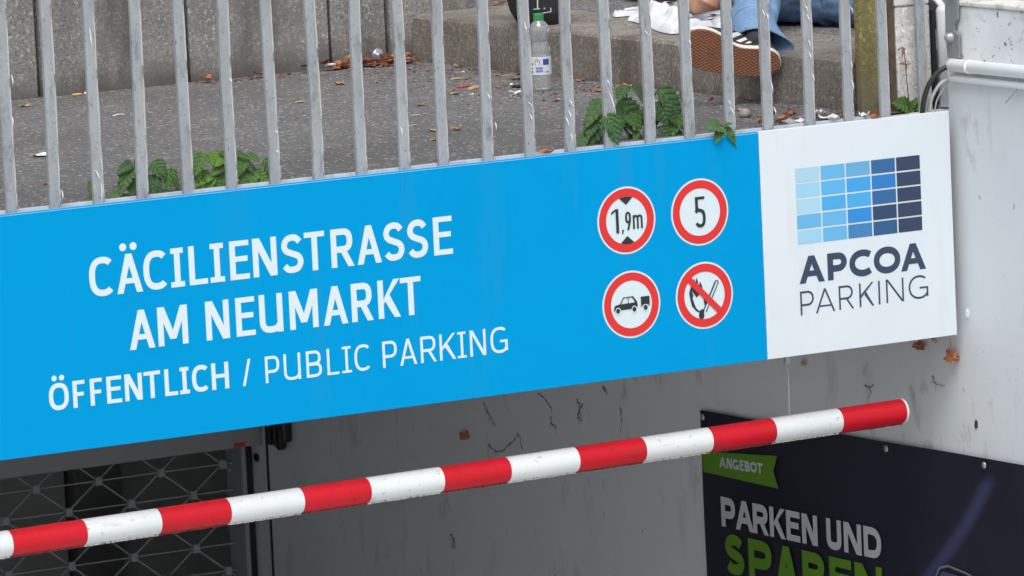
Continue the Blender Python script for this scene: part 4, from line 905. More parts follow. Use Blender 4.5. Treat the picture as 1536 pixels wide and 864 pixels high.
plant('wild_plant', 'light green broad leaved weed behind the sign, second from the left', (-2.1106, 0.11, -0.0116), [((-2.1644, 0.115, 0.0837), (-2.2094, 0.088, 0.0364), 'm', 0.8), ((-2.1607, 0.115, 0.0817), (-2.15, 0.088, 0.0592), 'l', 1.3), ((-2.1101, 0.115, 0.0786), (-2.1519, 0.088, 0.0577), 'l', 1.1), ((-2.1074, 0.115, 0.0615), (-2.161, 0.088, 0.0318), 'm', 0.9), ((-2.1505, 0.115, 0.0321), (-2.2049, 0.088, 0.0193), 'l', 0.9), ((-2.1471, 0.115, 0.0268), (-2.1784, 0.088, -0.0084), 'l', 0.8), ((-2.1416, 0.115, 0.0246), (-2.1375, 0.088, -0.0157), 'l', 0.7), ((-2.1048, 0.115, 0.0412), (-2.1345, 0.088, 0.0024), 'm', 0.9), ((-2.0743, 0.115, 0.0785), (-2.0575, 0.088, 0.0621), 'd', 0.8), ((-2.0619, 0.115, 0.0639), (-2.0824, 0.088, 0.0242), 'm', 1.0), ((-2.0446, 0.115, 0.069), (-2.0203, 0.088, 0.0518), 'm', 1.0), ((-1.9982, 0.115, 0.0528), (-1.9775, 0.088, 0.004), 'm', 0.8), ((-2.0317, 0.115, 0.0308), (-2.0731, 0.088, -0.0103), 'm', 1.0), ((-2.0301, 0.115, 0.0256), (-1.9934, 0.088, -0.008), 'l', 1.0), ((-2.0645, 0.115, 0.0205), (-2.0583, 0.088, -0.0151), 'm', 0.8), ((-2.1806, 0.115, 0.0317), (-2.1893, 0.088, -0.0023), 'm', 0.8), ((-2.1212, 0.115, 0.083), (-2.108, 0.088, 0.0702), 'd', 0.9), ((-2.0964, 0.115, 0.0236), (-2.1295, 0.088, -0.0081), 'd', 0.8), ((-2.0212, 0.115, 0.0163), (-2.0244, 0.088, -0.0184), 'm', 0.7), ((-2.051, 0.115, 0.0562), (-2.0482, 0.088, 0.0276), 'd', 0.8), ((-1.9885, 0.115, 0.0233), (-1.9766, 0.088, -0.013), 'd', 0.7), ((-2.1863, 0.115, 0.0624), (-2.1935, 0.088, 0.0215), 'm', 0.9)], STEM_DARK)
sap = plant('sapling', 'thin sapling with green leaves at its foot before the dirty white block', (-0.0562, 0.105, -0.0118), [((-0.05, 0.11, 0.0034), (-0.1161, 0.083, 0.0307), 'm', 1.0), ((-0.0479, 0.11, 0.0014), (-0.0431, 0.083, 0.0384), 'm', 0.9), ((-0.05, 0.11, 0.0034), (-0.0292, 0.083, 0.0157), 'm', 1.0), ((-0.0522, 0.11, 0.0001), (-0.1066, 0.083, 0.005), 'd', 0.9), ((-0.0373, 0.11, -0.0013), (-0.0279, 0.083, -0.004), 'l', 0.8)], STEM_RED)
tubeo('trunk', catmull([(-0.0571, 0.1, -0.0042), (-0.0625, 0.1, 0.064), (-0.066, 0.1, 0.1267), (-0.0705, 0.1, 0.1681), (-0.09, 0.1, 0.1626)], 5), .0014, STEM_RED, sap, 5)
for b_, t_ in (((-0.0641, 0.1, 0.1212), (-0.0896, 0.09, 0.1329)), ((-0.0641, 0.1, 0.1212), (-0.0556, 0.09, 0.1282)), ((-0.0641, 0.1, 0.123), (-0.0692, 0.09, 0.1116)), ((-0.0684, 0.1, 0.1679), (-0.0825, 0.09, 0.1483))): o_l = add_leaf(sap, b_, t_, 'd', .6, 1); o_l.data = o_l.data.copy(); o_l.data.materials[0] = BROWN
tendril([(0.0275, 2.6023, -1.0551), (0.0275, 2.5845, -1.0798), (0.0275, 2.5656, -1.0921), (0.0275, 2.5407, -1.1262)], 0.00165, 725, 'dead black tendril on the dark wall, leftmost under the sign')
tendril([(0.0275, 2.5866, -1.1885), (0.0275, 2.5156, -1.2011), (0.0275, 2.4322, -1.1592), (0.0275, 2.398, -1.1311), (0.0275, 2.3789, -1.1817)], 0.0018, 732, 'forked dead black tendril on the wall just above the striped bar')
tendril([(0.0275, 2.268, -0.9959), (0.0275, 2.2305, -1.0121), (0.0275, 2.1946, -1.0445)], 0.0018, 808, 'short dead black tendril under the middle of the sign')
tendril([(0.0275, 2.2035, -1.0576), (0.0275, 2.1978, -1.0811), (0.0275, 2.1751, -1.0866)], 0.0015, 826, 'tiny hooked dead tendril below the short one')
tendril([(0.0275, 2.0438, -0.9926), (0.0275, 2.0305, -1.0152), (0.0275, 2.0487, -1.049)], 0.0021, 866, 'small dark smudge of dead roots right of the middle tendrils')
tendril([(0.0275, 2.014, -1.0015), (0.0275, 2.0396, -1.0321), (0.0275, 2.0227, -1.0582)], 0.0018, 874, 'wispy dead rootlet crossing the small dark smudge')
tendril([(0.0275, 1.8018, -0.991), (0.0275, 1.7966, -1.0181), (0.0275, 1.8041, -1.0623)], 0.00135, 930, 'thin straight hanging dead rootlet above the banner corner')
tendril([(0.0275, 1.8872, -0.9367), (0.0275, 1.8772, -0.9515)], 0.003, 906, 'tiny black stub just under the lower edge of the blue panel')
tendril([(0.0275, 2.8428, -1.4911), (0.0275, 2.8203, -1.5132), (0.0275, 2.8389, -1.5364)], 0.0021, 676, 'faint dark root scar low on the wall below the striped bar')
tendril([(0.0275, 0.1656, -0.7329), (0.0275, 0.154, -0.7499), (0.0275, 0.1067, -0.7541)], 0.0015, 1399, 'thin curled dead tendril on the pale wall below the hanging brown leaf')
props(tubeo('dead_bud', catmull([(0.0275, 0.4799, -0.7924), (0.0275, 0.4713, -0.81), (0.0275, 0.4889, -0.8266)], 4), 0.0018, TWIG, None, 5), 'small dried twig with buds on the wall above the bar end', 'twig')
props(tubeo('dead_bud', catmull([(0.0275, 0.4995, -0.7907), (0.0275, 0.4768, -0.7958), (0.0275, 0.4564, -0.7844)], 4), 0.0018, COBWEB, None, 5), 'dark crosspiece of dried buds above the bar end', 'twig')
props(tubeo('leaf_thread', catmull([(0.0275, 0.0753, -0.6119), (0.0275, 0.0736, -0.6333), (0.0275, 0.0718, -0.6548)], 4), 0.001, TWIG, None, 5), 'thin pale thread holding the brown dead leaf under the sign', 'thread')
bm = crumple(3, 0.0119, 0.017, 0.015300000000000001, 1.1, 3); o = fin('dead_leaf', bm, ORANGE, None); o.location = (0.012, 0.048, -0.6832); props(o, 'crumpled orange brown dead leaf hanging under the right end of the sign', 'dead leaf')
bm = crumple(5, 0.009099999999999999, 0.013, 0.0117, 1.2, 3); o = fin('dead_leaf', bm, BROWN, None); o.location = (0.012, 0.2019, -0.664); props(o, 'dark dead leaf clump under the white panel left of the orange brown one', 'dead leaf')
bm = crumple(8, 0.009099999999999999, 0.013, 0.0117, 1.3, 3); o = fin('dead_leaf', bm, ORANGE, None); o.location = (0.02, 2.7149, -1.1854); props(o, 'small brown dead leaf stuck on the dark wall above the striped bar', 'dead leaf')
bm = crumple(9, 0.0056, 0.008, 0.007200000000000001, 0.5, 3); o = fin('dead_leaf', bm, TAN, None); o.location = (0.012, 0.13, -0.6353); props(o, 'tiny yellowish dead leaf at the lower edge of the white panel', 'dead leaf')
bm = crumple(11, 0.0049, 0.007, 0.0063, 0.9, 3); o = fin('dead_leaf', bm, TAN, None); o.location = (0.02, 0.7935, -0.7656); props(o, 'curled tan dead leaf beside the clip of the hanger wire', 'dead leaf')
bm = crumple(4, .002, .008, .012, .9, 3); o = fin('spalled_patch', bm, PARAPETWHITE, None); o.location = (0.0295, -0.0092, -0.5592); props(o, 'pale spalled patch in the wall paint right of the sign', 'patch')
bm = crumple(4, .003, .006, .012, .5, 3); o = fin('wall_chip', bm, STEM_DARK, None); o.location = (0.029, -0.0307, -0.8537); props(o, 'small dark chip in the pale wall below and right of the sign', 'chip')
litter('leaf', 'tan', (-1.5485, 2.4027, 0.0), 0.036, 0.028, 0.008, 10, 'flat tan leaf by the wall foot at the far left of the asphalt')
litter('butt', 'filt', (-1.3087, 2.55, 0.0), 0.028, 0.01, 0.01, -10, 'yellow cigarette filter by the wall foot near the left joint')
litter('stone', 'paper', (-1.2733, 2.5608, 0.0), 0.016, 0.014, 0.01, 0, 'small white lump touching the yellow cigarette filter')
litter('stick', 'paper', (-1.4972, 1.9142, 0.0), 0.04, 0.004, 0.004, 10, 'thin white paper strip on open asphalt between second and third bars')
litter('scrap', 'paper', (-2.1253, 1.1346, 0.0), 0.046, 0.05, 0.012, 20, 'crumpled white paper scrap on the asphalt at the left')
litter('leaf', 'orange', (-2.4126, 0.5083, 0.0), 0.024, 0.02, 0.006, 30, 'small orange leaf near the sign below the white paper scrap')
litter('leaf', 'orange', (-0.8827, 2.55, 0.0067), 0.038, 0.03, 0.024, 15, 'upturned orange brown leaf by the wall joint behind the fifth bar')
litter('leaf', 'brown', (-0.7005, 2.55, 0.0103), 0.052, 0.03, 0.014, 0, 'dark brown long leaf lying at the foot of the wall behind the seventh bar')
litter('leaf', 'tan', (-0.6635, 2.1425, 0.0), 0.036, 0.03, 0.014, 25, 'curled tan leaf on the asphalt below the leaf heap')
litter('leaf', 'tan', (-0.9918, 1.7816, 0.0), 0.03, 0.018, 0.006, 0, 'small pale tan leaf in the middle of the asphalt')
litter('butt', 'paper', (-0.4714, 2.55, 0.0139), 0.034, 0.01, 0.01, -8, 'white cigarette butt at the wall foot left of the leaf heap')
litter('slab', 'black', (-0.5545, 2.55, 0.0192), 0.022, 0.014, 0.006, 0, 'small black bit at the wall foot left of the white butt')
litter('leaf', 'darkred', (-0.4935, 2.55, 0.0218), 0.036, 0.03, 0.016, 30, 'dark red leaf at the wall foot above the white butt')
litter('leaf', 'orange', (-0.4308, 2.55, 0.0124), 0.036, 0.0288, 0.02, 0, 'orange leaf at the left end of the leaf heap')
litter('leaf', 'tan', (-0.4075, 2.55, 0.0243), 0.03, 0.024, 0.02, 37, 'pale upturned leaf on top of the left leaf heap')
litter('leaf', 'orange', (-0.4176, 2.55, 0.0053), 0.034, 0.027200000000000002, 0.02, 74, 'flat orange leaf in front of the leaf heap')
litter('leaf', 'brown', (-0.3426, 2.55, 0.0087), 0.04, 0.032, 0.02, 111, 'brown leaf under the crumpled foil')
litter('leaf', 'orange', (-0.3107, 2.55, 0.0079), 0.04, 0.032, 0.02, 148, 'orange leaf below the crumpled foil')
litter('leaf', 'orange', (-0.2832, 2.55, 0.0115), 0.036, 0.0288, 0.02, 185, 'orange leaf right of the foil')
litter('leaf', 'tan', (-0.26, 2.55, 0.0174), 0.036, 0.0288, 0.02, 222, 'pale leaf in the corner of wall and step')
litter('leaf', 'orange', (-0.245, 2.55, 0.0001), 0.034, 0.027200000000000002, 0.02, 259, 'orange leaf in front of the corner beside the step')
litter('leaf', 'orange', (-0.2697, 2.5552, 0.0), 0.03, 0.024, 0.02, 296, 'lowest orange leaf of the corner heap')
litter('leaf', 'darkred', (-0.3697, 2.55, 0.011), 0.036, 0.0288, 0.02, 333, 'dark red leaf in the middle of the heap')
litter('leaf', 'brown', (-0.2264, 2.55, 0.0065), 0.03, 0.024, 0.02, 370, 'brown leaf against the start of the step')
litter('ball', 'foil', (-0.3102, 2.55, 0.0178), 0.044, 0.036, 0.032, 10, 'crumpled clear and purple foil ball on the leaf heap')
litter('scrap', 'paper', (-0.3269, 2.55, 0.0033), 0.034, 0.018, 0.006, 0, 'small white scrap in front of the foil ball')
litter('leaf', 'brown', (-0.822, 1.3879, 0.0), 0.026, 0.02, 0.008, 0, 'small brown leaf alone on the asphalt right of the tenth bar')
litter('stick', 'twig', (-0.9764, 1.1461, 0.0), 0.026, 0.005, 0.004, 0, 'short pale twig below the lone small brown leaf')
litter('stick', 'twig', (-1.1126, 0.9209, 0.0), 0.024, 0.004, 0.004, 15, 'pale twig left of the pair of tan leaves')
litter('leaf', 'tan', (-1.1372, 0.7658, 0.0), 0.032, 0.034, 0.012, 20, 'tan leaf left of the eleventh bar, one of a close pair')
litter('leaf', 'tan', (-1.0899, 0.7267, 0.0), 0.028, 0.03, 0.02, 40, 'tan curled leaf right of the eleventh bar with a dark underside')
litter('leaf', 'tan', (-1.2539, 0.5583, 0.0), 0.026, 0.014, 0.008, 25, 'narrow tan leaf just below the left one of the pair')
litter('leaf', 'tan', (-0.1849, 2.2881, 0.0), 0.032, 0.026, 0.016, 60, 'pale leaf by the step foot below its left end')
litter('scrap', 'paper', (-0.2599, 2.1308, 0.0), 0.018, 0.01, 0.004, 0, 'tiny white scrap by the step foot')
litter('stick', 'twig', (-0.3842, 1.9542, 0.0), 0.036, 0.006, 0.004, 0, 'pale stick on the asphalt above the red wrapper')
litter('slab', 'redpack', (-0.4819, 1.7466, 0.0), 0.036, 0.02, 0.005, 25, 'red and white wrapper on the asphalt before the step')
litter('stick', 'tan', (-0.4889, 1.6625, 0.0), 0.056, 0.014, 0.004, 22, 'long tan leaf strip right of the red wrapper')
litter('leaf', 'tan', (-0.602, 1.5803, 0.0), 0.028, 0.018, 0.008, -10, 'tan leaf below the red wrapper')
litter('scrap', 'paper', (-0.5713, 1.5355, 0.0), 0.016, 0.012, 0.004, 0, 'tiny white scrap below the long tan strip')
litter('leaf', 'orange', (-0.4279, 1.6354, 0.0), 0.02, 0.018, 0.006, 0, 'small orange leaf between red wrapper and bottle')
litter('leaf', 'darkred', (-0.2758, 1.7925, 0.0), 0.034, 0.024, 0.008, -15, 'dark red leaf left of the bottle foot')
litter('slab', 'black', (-0.3814, 1.5983, 0.0), 0.034, 0.032, 0.006, 10, 'flat black lid beside the bottle')
litter('stone', 'paper', (-0.3657, 1.6699, 0.0), 0.012, 0.012, 0.006, 0, 'white crumb left of the black lid')
litter('scrap', 'flake', (-0.485, 1.4708, 0.0), 0.014, 0.014, 0.01, 0, 'shiny white crumpled bit left of the bottle foot')
litter('stick', 'flake', (-0.4687, 1.4468, 0.0), 0.042, 0.009, 0.006, 15, 'shiny bluish strip before the black lid')
litter('leaf', 'orange', (-0.182, 1.5872, 0.0), 0.032, 0.022, 0.008, 10, 'orange leaf by the step foot right of the bottle')
litter('leaf', 'tan', (-0.5202, 1.1594, 0.0), 0.024, 0.02, 0.008, 0, 'tan leaf bit in front of the bottle')
litter('leaf', 'orange', (-1.2294, 0.0202, 0.0), 0.046, 0.02, 0.018, 0, 'rust brown leaf leaning on the back of the sign below the bottle')
litter('leaf', 'orange', (-0.3117, 1.2784, 0.0), 0.03, 0.024, 0.01, 30, 'orange leaf just above the dark weed on its left')
litter('leaf', 'orange', (-0.2274, 1.3088, 0.0), 0.02, 0.018, 0.012, 0, 'leftmost small leaf of the little heap above the dark weed')
litter('leaf', 'tan', (-0.188, 1.3442, 0.0), 0.02, 0.018, 0.012, 50, 'tan leaf at the top of the little heap above the dark weed')
litter('leaf', 'orange', (-0.2411, 1.2362, 0.0), 0.02, 0.018, 0.012, 100, 'rightmost orange leaf of the little heap above the dark weed')
litter('leaf', 'brown', (-0.2811, 1.203, 0.0), 0.02, 0.018, 0.012, 150, 'dark brown leaf, lowest of the little heap above the dark weed')
litter('leaf', 'tan', (-0.182, 1.3214, 0.0), 0.02, 0.018, 0.012, 200, 'upper right tan leaf of the little heap above the dark weed')
litter('stick', 'brown', (-0.2371, 0.8085, 0.0), 0.04, 0.01, 0.008, 50, 'brown dry stalk at the step foot beneath the shoe')
litter('stone', 'stone', (-0.4257, 0.337, 0.0), 0.034, 0.03, 0.024, 0, 'round pale pebble behind the green sprig')
litter('leaf', 'tan', (-0.4144, 0.2659, 0.0), 0.03, 0.024, 0.016, 0, 'yellowish leaf right of the pale pebble')
litter('leaf', 'orange', (-0.4435, 0.1979, 0.0), 0.026, 0.0208, 0.016, 41, 'orange leaf bit left of the flat white shards')
litter('leaf', 'tan', (-0.4749, 0.1881, 0.0), 0.026, 0.0208, 0.016, 82, 'tan leaf close to the top edge of the sign by the pebble')
litter('leaf', 'orange', (-0.3354, 0.264, 0.0), 0.026, 0.0208, 0.016, 123, 'upright orange leaf behind the white shards')
litter('leaf', 'tan', (-0.3998, 0.1907, 0.0), 0.03, 0.024, 0.016, 164, 'tan leaf left of the first white shard')
litter('leaf', 'brown', (-0.3089, 0.2819, 0.0), 0.024, 0.019200000000000002, 0.016, 205, 'brown leaf bit above the white shards')
litter('leaf', 'brown', (-0.342, 0.329, 0.0), 0.02, 0.016, 0.016, 246, 'small brown leaf bit left of the eighteenth bar')
litter('leaf', 'orange', (-0.182, 0.0565, 0.0), 0.03, 0.024, 0.026, 287, 'curled orange leaf standing against the bar before the mossy post')
litter('leaf', 'orange', (-0.2318, 0.0075, 0.0), 0.03, 0.024, 0.016, 328, 'orange leaf beside the bar foot at the mossy post')
litter('scrap', 'paper', (-0.4384, 0.0828, 0.0), 0.065, 0.03, 0.018, 0, 'flat white shard, leftmost of those behind the white panel')
litter('scrap', 'stone', (-0.367, 0.1442, 0.0), 0.065, 0.03, 0.018, 13, 'grey white shard above the leftmost one')
litter('scrap', 'paper', (-0.3195, 0.1043, 0.0), 0.065, 0.03, 0.018, 26, 'long white shard between two bars behind the white panel')
litter('scrap', 'paper', (-0.3249, 0.0576, 0.0), 0.052000000000000005, 0.03, 0.018, 39, 'white shard near the foot of the twentieth bar')
litter('scrap', 'paper', (-0.2294, 0.0586, 0.0), 0.052000000000000005, 0.03, 0.018, 52, 'white shard, rightmost of those behind the white panel')
litter('scrap', 'paper', (-0.2744, 0.205, 0.0), 0.039, 0.03, 0.018, 65, 'small cream shard at the back of the shards')
litter('leaf', 'tan', (-0.3433, 0.4991, 0.0), 0.018, 0.014, 0.01, 0, 'tiny tan leaf bit behind the sprig')
litter('ball', 'cream', (-0.0815, 2.6751, 0.14), 0.06, 0.04, 0.026, 5, 'crumpled cream tissue on the far end of the step')
litter('ball', 'paper', (0.0517, 2.8429, 0.145), 0.034, 0.032, 0.022, 0, 'crumpled white tissue on top of the cream one')
litter('scrap', 'paper', (0.0039, 2.6543, 0.14), 0.04, 0.018, 0.008, 10, 'flat white tissue scrap right of the cream tissue')
litter('leaf', 'orange', (0.1726, 2.6478, 0.1405), 0.03, 0.02, 0.008, 0, 'brown leaf left of the black bag')
litter('leaf', 'brown', (0.22, 2.6925, 0.1405), 0.03, 0.02, 0.008, 60, 'upper brown leaf left of the black bag')
litter('leaf', 'orange', (0.1683, 2.5727, 0.1405), 0.03, 0.02, 0.008, 120, 'brown leaf touching the black bag')
litter('leaf', 'brown', (0.1268, 2.6014, 0.1405), 0.03, 0.02, 0.008, 180, 'leftmost brown leaf on the upper pavement')
# uncountable crumbs of leaf and grit along the foot of wall, step and sign
def crumbs(name, spots, n, mats, zz, size):
    bm = bmesh.new()
    for i in range(n):
        (xa, ya), (xb, yb), sp_ = random.choice(spots); s = random.random(); q1 = random.gauss(0, sp_)
        x = xa+(xb-xa)*s + (q1 if abs(yb-ya) > abs(xb-xa) else 0); y = ya+(yb-ya)*s + (q1 if abs(xb-xa) >= abs(yb-ya) else 0)
        if y > 2.595 or y < .09 or (zz == 0 and x > XS-.004): continue
        r_ = random.uniform(.3, 1)*size; a = random.uniform(0, 6.3); z = zz+.0006
        ps = [(x+r_*math.cos(a), y+r_*math.sin(a), z), (x+r_*.6*math.cos(a+1.7), y+r_*.6*math.sin(a+1.7), z+random.uniform(0, r_*.5)), (x+r_*math.cos(a+3.1), y+r_*math.sin(a+3.1), z), (x+r_*.5*math.cos(a+4.6), y+r_*.5*math.sin(a+4.6), z+random.uniform(0, r_*.6))]
        f = bm.faces.new([bm.verts.new(p) for p in ps]); f.material_index = random.randrange(len(mats))
    return props(fin(name, bm, mats, None), kind='stuff')
props(crumbs('leaf_crumbs', [((-.17, .1), (-.17, 2.6), .05), ((-.9, 2.58), (-.17, 2.58), .05), ((-.5, .12), (-.17, .12), .05), ((-.30, 1.2), (-.26, 2.4), .16)], 1900, [BROWN, TAN, ORANGE, DARKRED, PAPER], 0, .0085), 'brown crumbs of dead leaf along the foot of the step', 'leaf litter')
props(crumbs('grit', [((-2.9, .6), (-.2, .6), .45), ((-2.9, 1.6), (-.2, 1.6), .5)], 900, [TWIG, PAPER, STONE, TAN, BROWN], 0, .0036), 'pale grit scattered over the asphalt', 'grit')
props(crumbs('leaf_crumbs', [((.20, .5), (.20, 2.6), .07), ((.3, .6), (.3, 2.6), .15)], 320, [BROWN, DARKRED, TAN], .1405, .006), 'brown leaf crumbs on the upper pavement behind the step', 'leaf litter')

bm = bmesh.new()
for i in range(130):
    s_ = random.random()**.6; x = -.47+.28*s_; y = 2.585-abs(random.gauss(0, .03))-.004; hz = max(0, .034*s_*(1-(2.59-y)/.09)); z = hz*random.random()
    r_ = random.uniform(.008, .019); a = random.uniform(0, 6.3); tl = random.uniform(-.6, .9)
    ps = [Vector((x+r_*math.cos(a+k*1.05)*random.uniform(.6, 1.1), y+r_*.7*math.sin(a+k*1.05), z+.002+abs(math.sin(k*1.3+i))*r_*tl*.6+.004)) for k in range(6)]
    for p_ in ps: p_.y = min(p_.y, 2.598); p_.z = max(p_.z, .0015)
    f = bm.faces.new([bm.verts.new(p_) for p_ in ps]); f.material_index = i % 5
props(fin('leaf_heap', bm, [ORANGE, BROWN, DARKRED, TAN, ORANGE], None), 'heap of brown and orange dead leaves in the corner of wall and step', 'leaf litter', kind='stuff')

# ------------------------------------------------------------------ bottle
BX, BY = (-0.3909, 1.4563)
bt = thing('water_bottle', 'clear plastic bottle with green cap and white blue label by the step', 'bottle', (BX, BY, 0))
prof = [(0, .006), (.018, .003), (.025, .001), (.0275, .008), (.0285, .02), (.0285, .045), (.0278, .05), (.0278, .108), (.0285, .112), (.0275, .125), (.0245, .138), (.0205, .147), (.0195, .153), (.0225, .160), (.0265, .172), (.0275, .184), (.0255, .196), (.020, .206), (.0135, .213), (.0120, .217), (.0120, .222)]
bm = bmesh.new(); lathe(bm, [(r*1.0, z) for r, z in prof], 28)
for v in bm.verts:
    if .003 < v.co.z < .2: v.co += Vector((1, 0, 0))*.0012*noise.noise(v.co*60)
o = fin('bottle_body', bm, PET, None, True); o.parent = bt
bm = bmesh.new(); lathe(bm, [(0, .236), (.0125, .236), (.0135, .233), (.0138, .219), (0, .219)], 24); o = fin('bottle_cap', bm, CAPGREEN, None); o.parent = bt
bm = bmesh.new()
def wrap(bm, a0, a1, z0, z1, r, n=14):
    vs = []
    for i in range(n+1):
        a = R(a0+(a1-a0)*i/n); vs.append((bm.verts.new((r*math.cos(a), r*math.sin(a), z0)), bm.verts.new((r*math.cos(a), r*math.sin(a), z1))))
    for p_, q_ in zip(vs, vs[1:]): bm.faces.new((p_[0], q_[0], q_[1], p_[1]))
wrap(bm, 0, 360, .052, .107, .0283, 30); lab_ = fin('bottle_label', bm, LABELW, None); lab_.parent = bt
AC = -120   # side that faces the sign
for nm, a0, a1, z0, z1, m_ in (('label_print', AC+12, AC+48, .082, .100, LABELB2), ('label_print', AC-28, AC+10, .060, .067, LABELB), ('label_print', AC-28, AC+10, .069, .076, LABELB), ('label_print', AC+20, AC+45, .059, .062, LABELB), ('label_print', AC-60, AC-48, .058, .064, INK), ('label_print', AC-60, AC-48, .070, .073, INK), ('label_print', AC-62, AC-45, .083, .087, INK),
                         ('label_print', AC-32, AC-29, .081, .101, INK), ('label_print', AC-24, AC-19, .098, .101, INK), ('label_print', AC-19, AC-16, .090, .099, INK)):
    bm = bmesh.new(); wrap(bm, a0, a1, z0, z1, .02845, 6); o = fin(nm, bm, m_, None); o.parent = lab_
bm = bmesh.new()
for s in (1, -1):
    vs = []
    for i in range(7):
        f_ = i/6; a = R(AC-13+14*f_); z = .081+.019*(f_ if s > 0 else 1-f_)
        vs.append((bm.verts.new((.02847*math.cos(a), .02847*math.sin(a), z-.0012)), bm.verts.new((.02847*math.cos(a), .02847*math.sin(a), z+.0012))))
    for p_, q_ in zip(vs, vs[1:]): bm.faces.new((p_[0], q_[0], q_[1], p_[1]))
o = fin('label_print', bm, INK, None); o.parent = lab_
bt.rotation_euler = (R(1.5), R(-1.2), 0); bt.scale = (1.08, 1.08, .93)

# ------------------------------------------------------------------ black bag on the step
GXb, GYb = (-0.1151, 1.9266)
bg_ = thing('black_bag', 'black fabric bag with white print standing on the step behind the bottle', 'bag', (GXb, GYb, .14))
bm = bmesh.new(); bmesh.ops.create_cube(bm, size=2)
bmesh.ops.subdivide_edges(bm, edges=bm.edges[:], cuts=7, use_grid_fill=True)
for v in bm.verts:
    x, y, z = v.co; r_ = (abs(x)**3+abs(y)**3)**(1/3) or 1
    k = 1/max(r_, 1)*1.0 if r_ > 1 else 1
    hgt = (z+1)/2; wd = .094*(.62+.45*min(1, hgt*2.6)**.6)*(1-.25*max(0, hgt-.75)*4*.5)
    v.co = Vector((x*k*wd, y*k*.062*(.75+.4*min(1, hgt*3)), hgt*.36)) + Vector((1, 1, 0))*.006*noise.noise(Vector((x*2, y*2, z*2)))
ob = fin('bag_body', bm, BAGBLACK, None, True); ob.parent = bg_
yaw = R(-22)
ob.rotation_euler = (0, 0, yaw)
PB = Plate((0, 0, 0), (1, 0, 0), (0, -1, 0))
bm = bmesh.new()
for s in (quad((-.012, .049), (-.008, .049), (-.008, .10), (-.012, .10)), quad((-.022, .049), (-.003, .049), (-.003, .052), (-.022, .052)), quad((.008, .049), (.012, .049), (.012, .053), (.008, .053)), quad((-.022, .033), (.030, .039), (.030, .0415), (-.022, .0355)), quad((.027, .039), (.030, .039), (.030, .052), (.027, .052))):
    PB.add(bm, s, 0, 0)
for v in bm.verts:
    hgt = v.co.z/.36; v.co.y += -.062*(.75+.4*min(1, hgt*3)) - .004
o = fin('bag_print', bm, PRINT_WHITE, None, normals=False); o.parent = ob
tb = bmesh.new(); tube(tb, catmull([(-.03, 0, .35), (-.03, 0, .42), (0, 0, .45), (.03, 0, .42), (.03, 0, .35)], 5), .006, 8); o = fin('handle', tb, BAGBLACK, None, True); o.parent = bg_

# ------------------------------------------------------------------ person lying on the pavement
def limb(bm, pts, n=20, wr=0.0, seed=0, cap=True):
    """pts: (position, half width, half height) swept tube with oval section and wrinkles"""
    P_ = catmull([Vector(p[0]) for p in pts], 6); W_ = catmull([Vector((p[1], p[2], 0)) for p in pts], 6); rings = []
    for i, p in enumerate(P_):
        t = (P_[min(i+1, len(P_)-1)] - P_[max(i-1, 0)]).normalized(); a = Vector((0, 0, 1)) if abs(t.z) < .9 else Vector((0, 1, 0))
        u_ = t.cross(a).normalized(); v_ = u_.cross(t); rg = []
        for k in range(n):
            an = 2*math.pi*k/n; q_ = Vector((math.cos(an), math.sin(an), 0))
            f = 1 + wr*(noise.noise(Vector((q_.x*1.4+seed, q_.y*1.4, i*.45))) + .7*noise.noise(Vector((q_.x*3, q_.y*3+seed, i*.9))))
            rg.append(bm.verts.new(p + u_*(q_.x*W_[i].x*f) + v_*(q_.y*W_[i].y*f)))
        rings.append(rg)
    for a, b in zip(rings, rings[1:]):
        for k in range(n): bm.faces.new((a[k], a[(k+1) % n], b[(k+1) % n], b[k]))
    if cap: bm.faces.new(rings[0][::-1]); bm.faces.new(rings[-1])
    return rings
def ball(bm, c, rx, ry, rz, rot=None):
    M = Matrix.Translation(c) @ (rot or Matrix.Identity(4)) @ Matrix.Diagonal((rx, ry, rz, 1))
    bmesh.ops.create_uvsphere(bm, u_segments=24, v_segments=14, radius=1, matrix=M)
def fuse(name, bm, m, parent, vox=.008, sm=4):
    bmesh.ops.recalc_face_normals(bm, faces=bm.faces)
    me = bpy.data.meshes.new('tmp'); bm.to_mesh(me); bm.free(); o = bpy.data.objects.new('tmp', me); COL.objects.link(o)
    md = o.modifiers.new('r', 'REMESH'); md.mode = 'VOXEL'; md.voxel_size = vox
    m2 = o.modifiers.new('s', 'SMOOTH'); m2.factor = .5; m2.iterations = sm
    dg = bpy.context.evaluated_depsgraph_get(); dg.update(); m3 = bpy.data.meshes.new_from_object(o.evaluated_get(dg))
    bpy.data.objects.remove(o); m3.name = name
    return link(name, m3, m, parent, True)
pe = thing('person', 'person lying on the pavement in blue jeans and black shoes with white stripes', 'person', (.35, 1.3, .14))
Z = .14
SH = Vector((-0.2997, 0.6, 0.1439))                      # centre of the front shoe's sole
fwd = Vector((0.4978, 0.8577, -0.1288)); cr = Vector((0.8609, -0.5066, -0.0462)); cu = fwd.cross(cr) * -1
cu = cr.cross(fwd)
n_ = (fwd*.88 + cu*.48).normalized()    # from sole towards the ankle
toe = (-cr + cu*.10).normalized(); toe = (toe - n_*toe.dot(n_)).normalized(); up_ = n_.cross(toe)
if up_.z < 0: up_ = -up_
heel = SH - toe*.085
ank = heel + n_*.085 + up_*.0 + toe*.02
